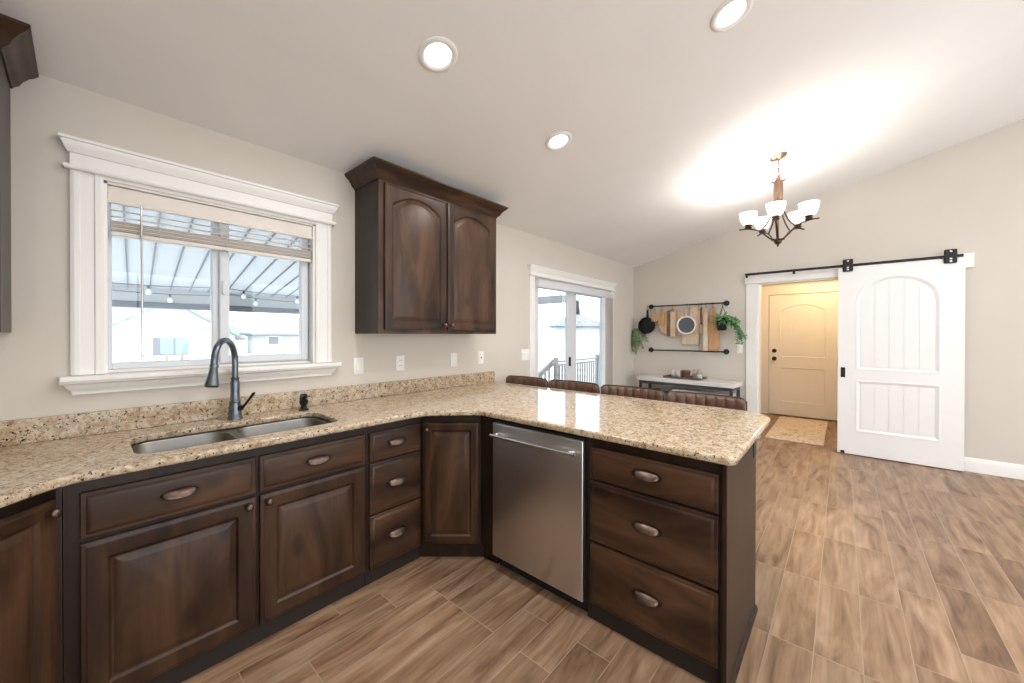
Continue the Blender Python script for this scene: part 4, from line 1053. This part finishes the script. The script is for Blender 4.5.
# patio cover
PC = thing('patio_cover', 'flat metal patio cover with ribbed panels outside the window', 'patio cover')
PY = 4.4; ZH, ZL = 2.52, 1.98
def proof(y): return ZH + (ZL-ZH)*(y-.17)/(PY-.17)
MB().prism([(.17, ZH), (PY, ZL), (PY, ZL+.08), (.17, ZH+.08)], 0, -6.0, 3.28).build('roof_panel', m_patio, PC)
mb = MB(); SKW = .065; x = -6.0
while x < 3.2:
    a = (x, .18, proof(.18)); b_ = (min(3.27, x + SKW*(PY-.2)), PY-.02, proof(PY-.02)); w = .006
    mb.add([(a[0]-w, a[1], a[2]-.014), (a[0]+w, a[1], a[2]-.014), (a[0]+w, a[1], a[2]+.01), (a[0]-w, a[1], a[2]+.01), (b_[0]-w, b_[1], b_[2]-.014), (b_[0]+w, b_[1], b_[2]-.014), (b_[0]+w, b_[1], b_[2]+.01), (b_[0]-w, b_[1], b_[2]+.01)],
           [(0,1,2,3), (4,7,6,5), (0,4,5,1), (1,5,6,2), (2,6,7,3), (3,7,4,0)]); x += .203
mb.build('seams', m_rib, PC)
MB().box(-6.0, 3.28, PY, PY+.12, 1.79, ZL+.09).build('beam', m_patio, PC)
MB().box(-6.05, 3.33, PY-.03, PY+.16, 1.715, 1.795, .01).build('gutter', m_gutter, PC)
MB().box(3.20, 3.29, .70, PY, 1.86, 1.98).build('side_beam', m_patio, PC)
for x in (-5.7, 3.1): MB().box(x-.06, x+.06, PY+.0, PY+.11, -.92, 1.72).build('post', m_patio, PC)
sl = thing('string_lights', 'black string of light bulbs hung under the patio cover', 'string lights')
mb = MB(); anchors = [-5.5, -3.8, -2.1, -.4, 1.3, 3.0]; bulbs = []
for yb, zt_, off in ((3.95, 2.02, 0), (4.30, 1.955, .8)):
    for a, b_ in zip(anchors, anchors[1:]):
        pts = []
        for i in range(13):
            t = i/12; pts.append((a + (b_-a)*t + off*.3, yb, zt_ - .05*4*t*(1-t)))
        mb.tube(pts, .005, 5); bulbs += [pts[2], pts[7]]
mb.build('wire', m_wire, sl)
for i, p in enumerate(bulbs):
    s_ = MB().lathe([(.013, 0), (.013, -.04), (0, -.041)], p, 8).build('socket', m_wire, sl)
    MB().lathe([(.012, -.04), (.028, -.065), (.03, -.085), (.018, -.108), (0, -.112)], p, 10).build('bulb', m_bulb, s_, 60)
# neighbours: placed by bearing from the room (u,v) and distance
def house(label, x, y, z, w, d, hw, hr, rz, group=None):
    o = thing('house', label, 'house', (x, y, z), rz, group)
    MB().box(-w/2, w/2, -d/2, d/2, 0, hw).build('wall', m_housewall, o)
    e = .5
    MB().add([(-w/2-e, -d/2-e, hw), (w/2+e, -d/2-e, hw), (w/2+e, d/2+e, hw), (-w/2-e, d/2+e, hw), (-w/2+d*.45, 0, hw+hr), (w/2-d*.45, 0, hw+hr)], [(0,3,2,1), (0,1,5,4), (1,2,5), (2,3,4,5), (3,0,4)]).build('roof', m_houseroof, o)
    MB().box(-w/2-e, w/2+e, -d/2-e-.08, -d/2-e, hw-.22, hw).build('gutter', m_gutter, o)
    k = max(2, int(w/4))
    for i in range(k):
        xx = -w/2 + w*(i+.5)/k; f_ = MB().box(xx-.7, xx+.7, -d/2-.06, -d/2, 1.0, 2.2).build('window_trim', m_mug, o); MB().box(xx-.55, xx+.55, -d/2-.09, -d/2-.05, 1.12, 2.08).build('pane', m_housewin, f_)
    return o
def gable_house(label, x, y, z, w, d, hw, hr, rz):
    o = thing('house', label, 'house', (x, y, z), rz)
    MB().prism([(-w/2, 0), (w/2, 0), (w/2, hw), (0, hw+hr), (-w/2, hw)], 1, -d/2, d/2).build('wall', m_housewall, o)
    mb = MB()
    for s in (-1, 1): mb.prism([(0, hw+hr+.02), (0, hw+hr+.22), (s*(w/2+.5), hw-.25), (s*(w/2+.5), hw-.42)][::s], 1, -d/2-.4, d/2+.4)
    mb.build('roof', m_houseroof, o)
    f_ = MB().box(-1.0, 1.0, -d/2-.06, -d/2, 1.0, 2.3).build('window_trim', m_mug, o); MB().box(-.85, .85, -d/2-.09, -d/2-.05, 1.12, 2.18).build('pane', m_housewin, f_)
    return o
p = at(575, 335, 60); house('far hip roofed house seen through the sliding door', p.x, p.y, -.9, 8.0, 7, 3.6, 1.9, -.80)
p = at(148, 342, 24); gable_house('pale gabled house behind the left window pane', p.x, p.y, -1.0, 7, 6, 2.4, 1.9, .25)
p = at(185, 341, 42); house('long low pale house beyond the two teal panels', p.x, p.y, -1.0, 9, 6, 2.5, 2.2, .1)
p = at(292, 341, 52); house('pale house behind the right window pane', p.x, p.y, -1.0, 10, 8, 2.4, 2.2, -.2)
for lab, (u, v) in (('left pale teal panel on a thin orange post in the snow outside', (167, 348)), ('right pale teal panel on a thin orange post in the snow outside', (182, 348))):
    p = at(u, v, 13); o = thing('yard_sign', lab, 'sign', (p.x, p.y, -.9), -.3)
    MB().box(-.16, .16, -.03, .03, 1.60, 2.15, .01).build('panel', m_teal, o); MB().box(-.03, .03, -.03, .03, 0, 1.60).build('post', m_post, o)
fnc = thing('yard_fence', 'white privacy fence across the far end of the yard', 'fence')
fnc.location = (14.2, 6.4, -.9); fnc.rotation_euler = (0, 0, -.72)
mb = MB()
for k in range(54): mb.box(-8 + k*.3, -8 + k*.3 + .295, -.02, .02, 0, 2.25)
mb.box(-8, 8.2, -.05, -.02, 2.0, 2.1).box(-8, 8.2, -.05, -.02, .2, .3); mb.build('boards', m_fence, fnc)
p = at(577.5, 318, 72)
tr_ = thing('spruce_tree', 'blue grey spruce behind the middle stile of the sliding door', 'tree', (p.x, p.y, -.9))
mb = MB(); rn = random.Random(5)
for k in range(600):
    h = rn.uniform(.1, 1); a = rn.uniform(0, 2*PI); r = (1-h)*1.0 + .3; z = .6 + h*8.4
    leaf_mb(mb, Vector((.1*r*math.cos(a), .1*r*math.sin(a), z)), Vector((math.cos(a), math.sin(a), -.35)), Vector((0, 0, 1)), r, .5)
mb.build('foliage', m_tree, tr_); MB().tube([(0, 0, 0), (0, 0, 8.4)], [.2, .04], 8).build('trunk', m_wplain, tr_)
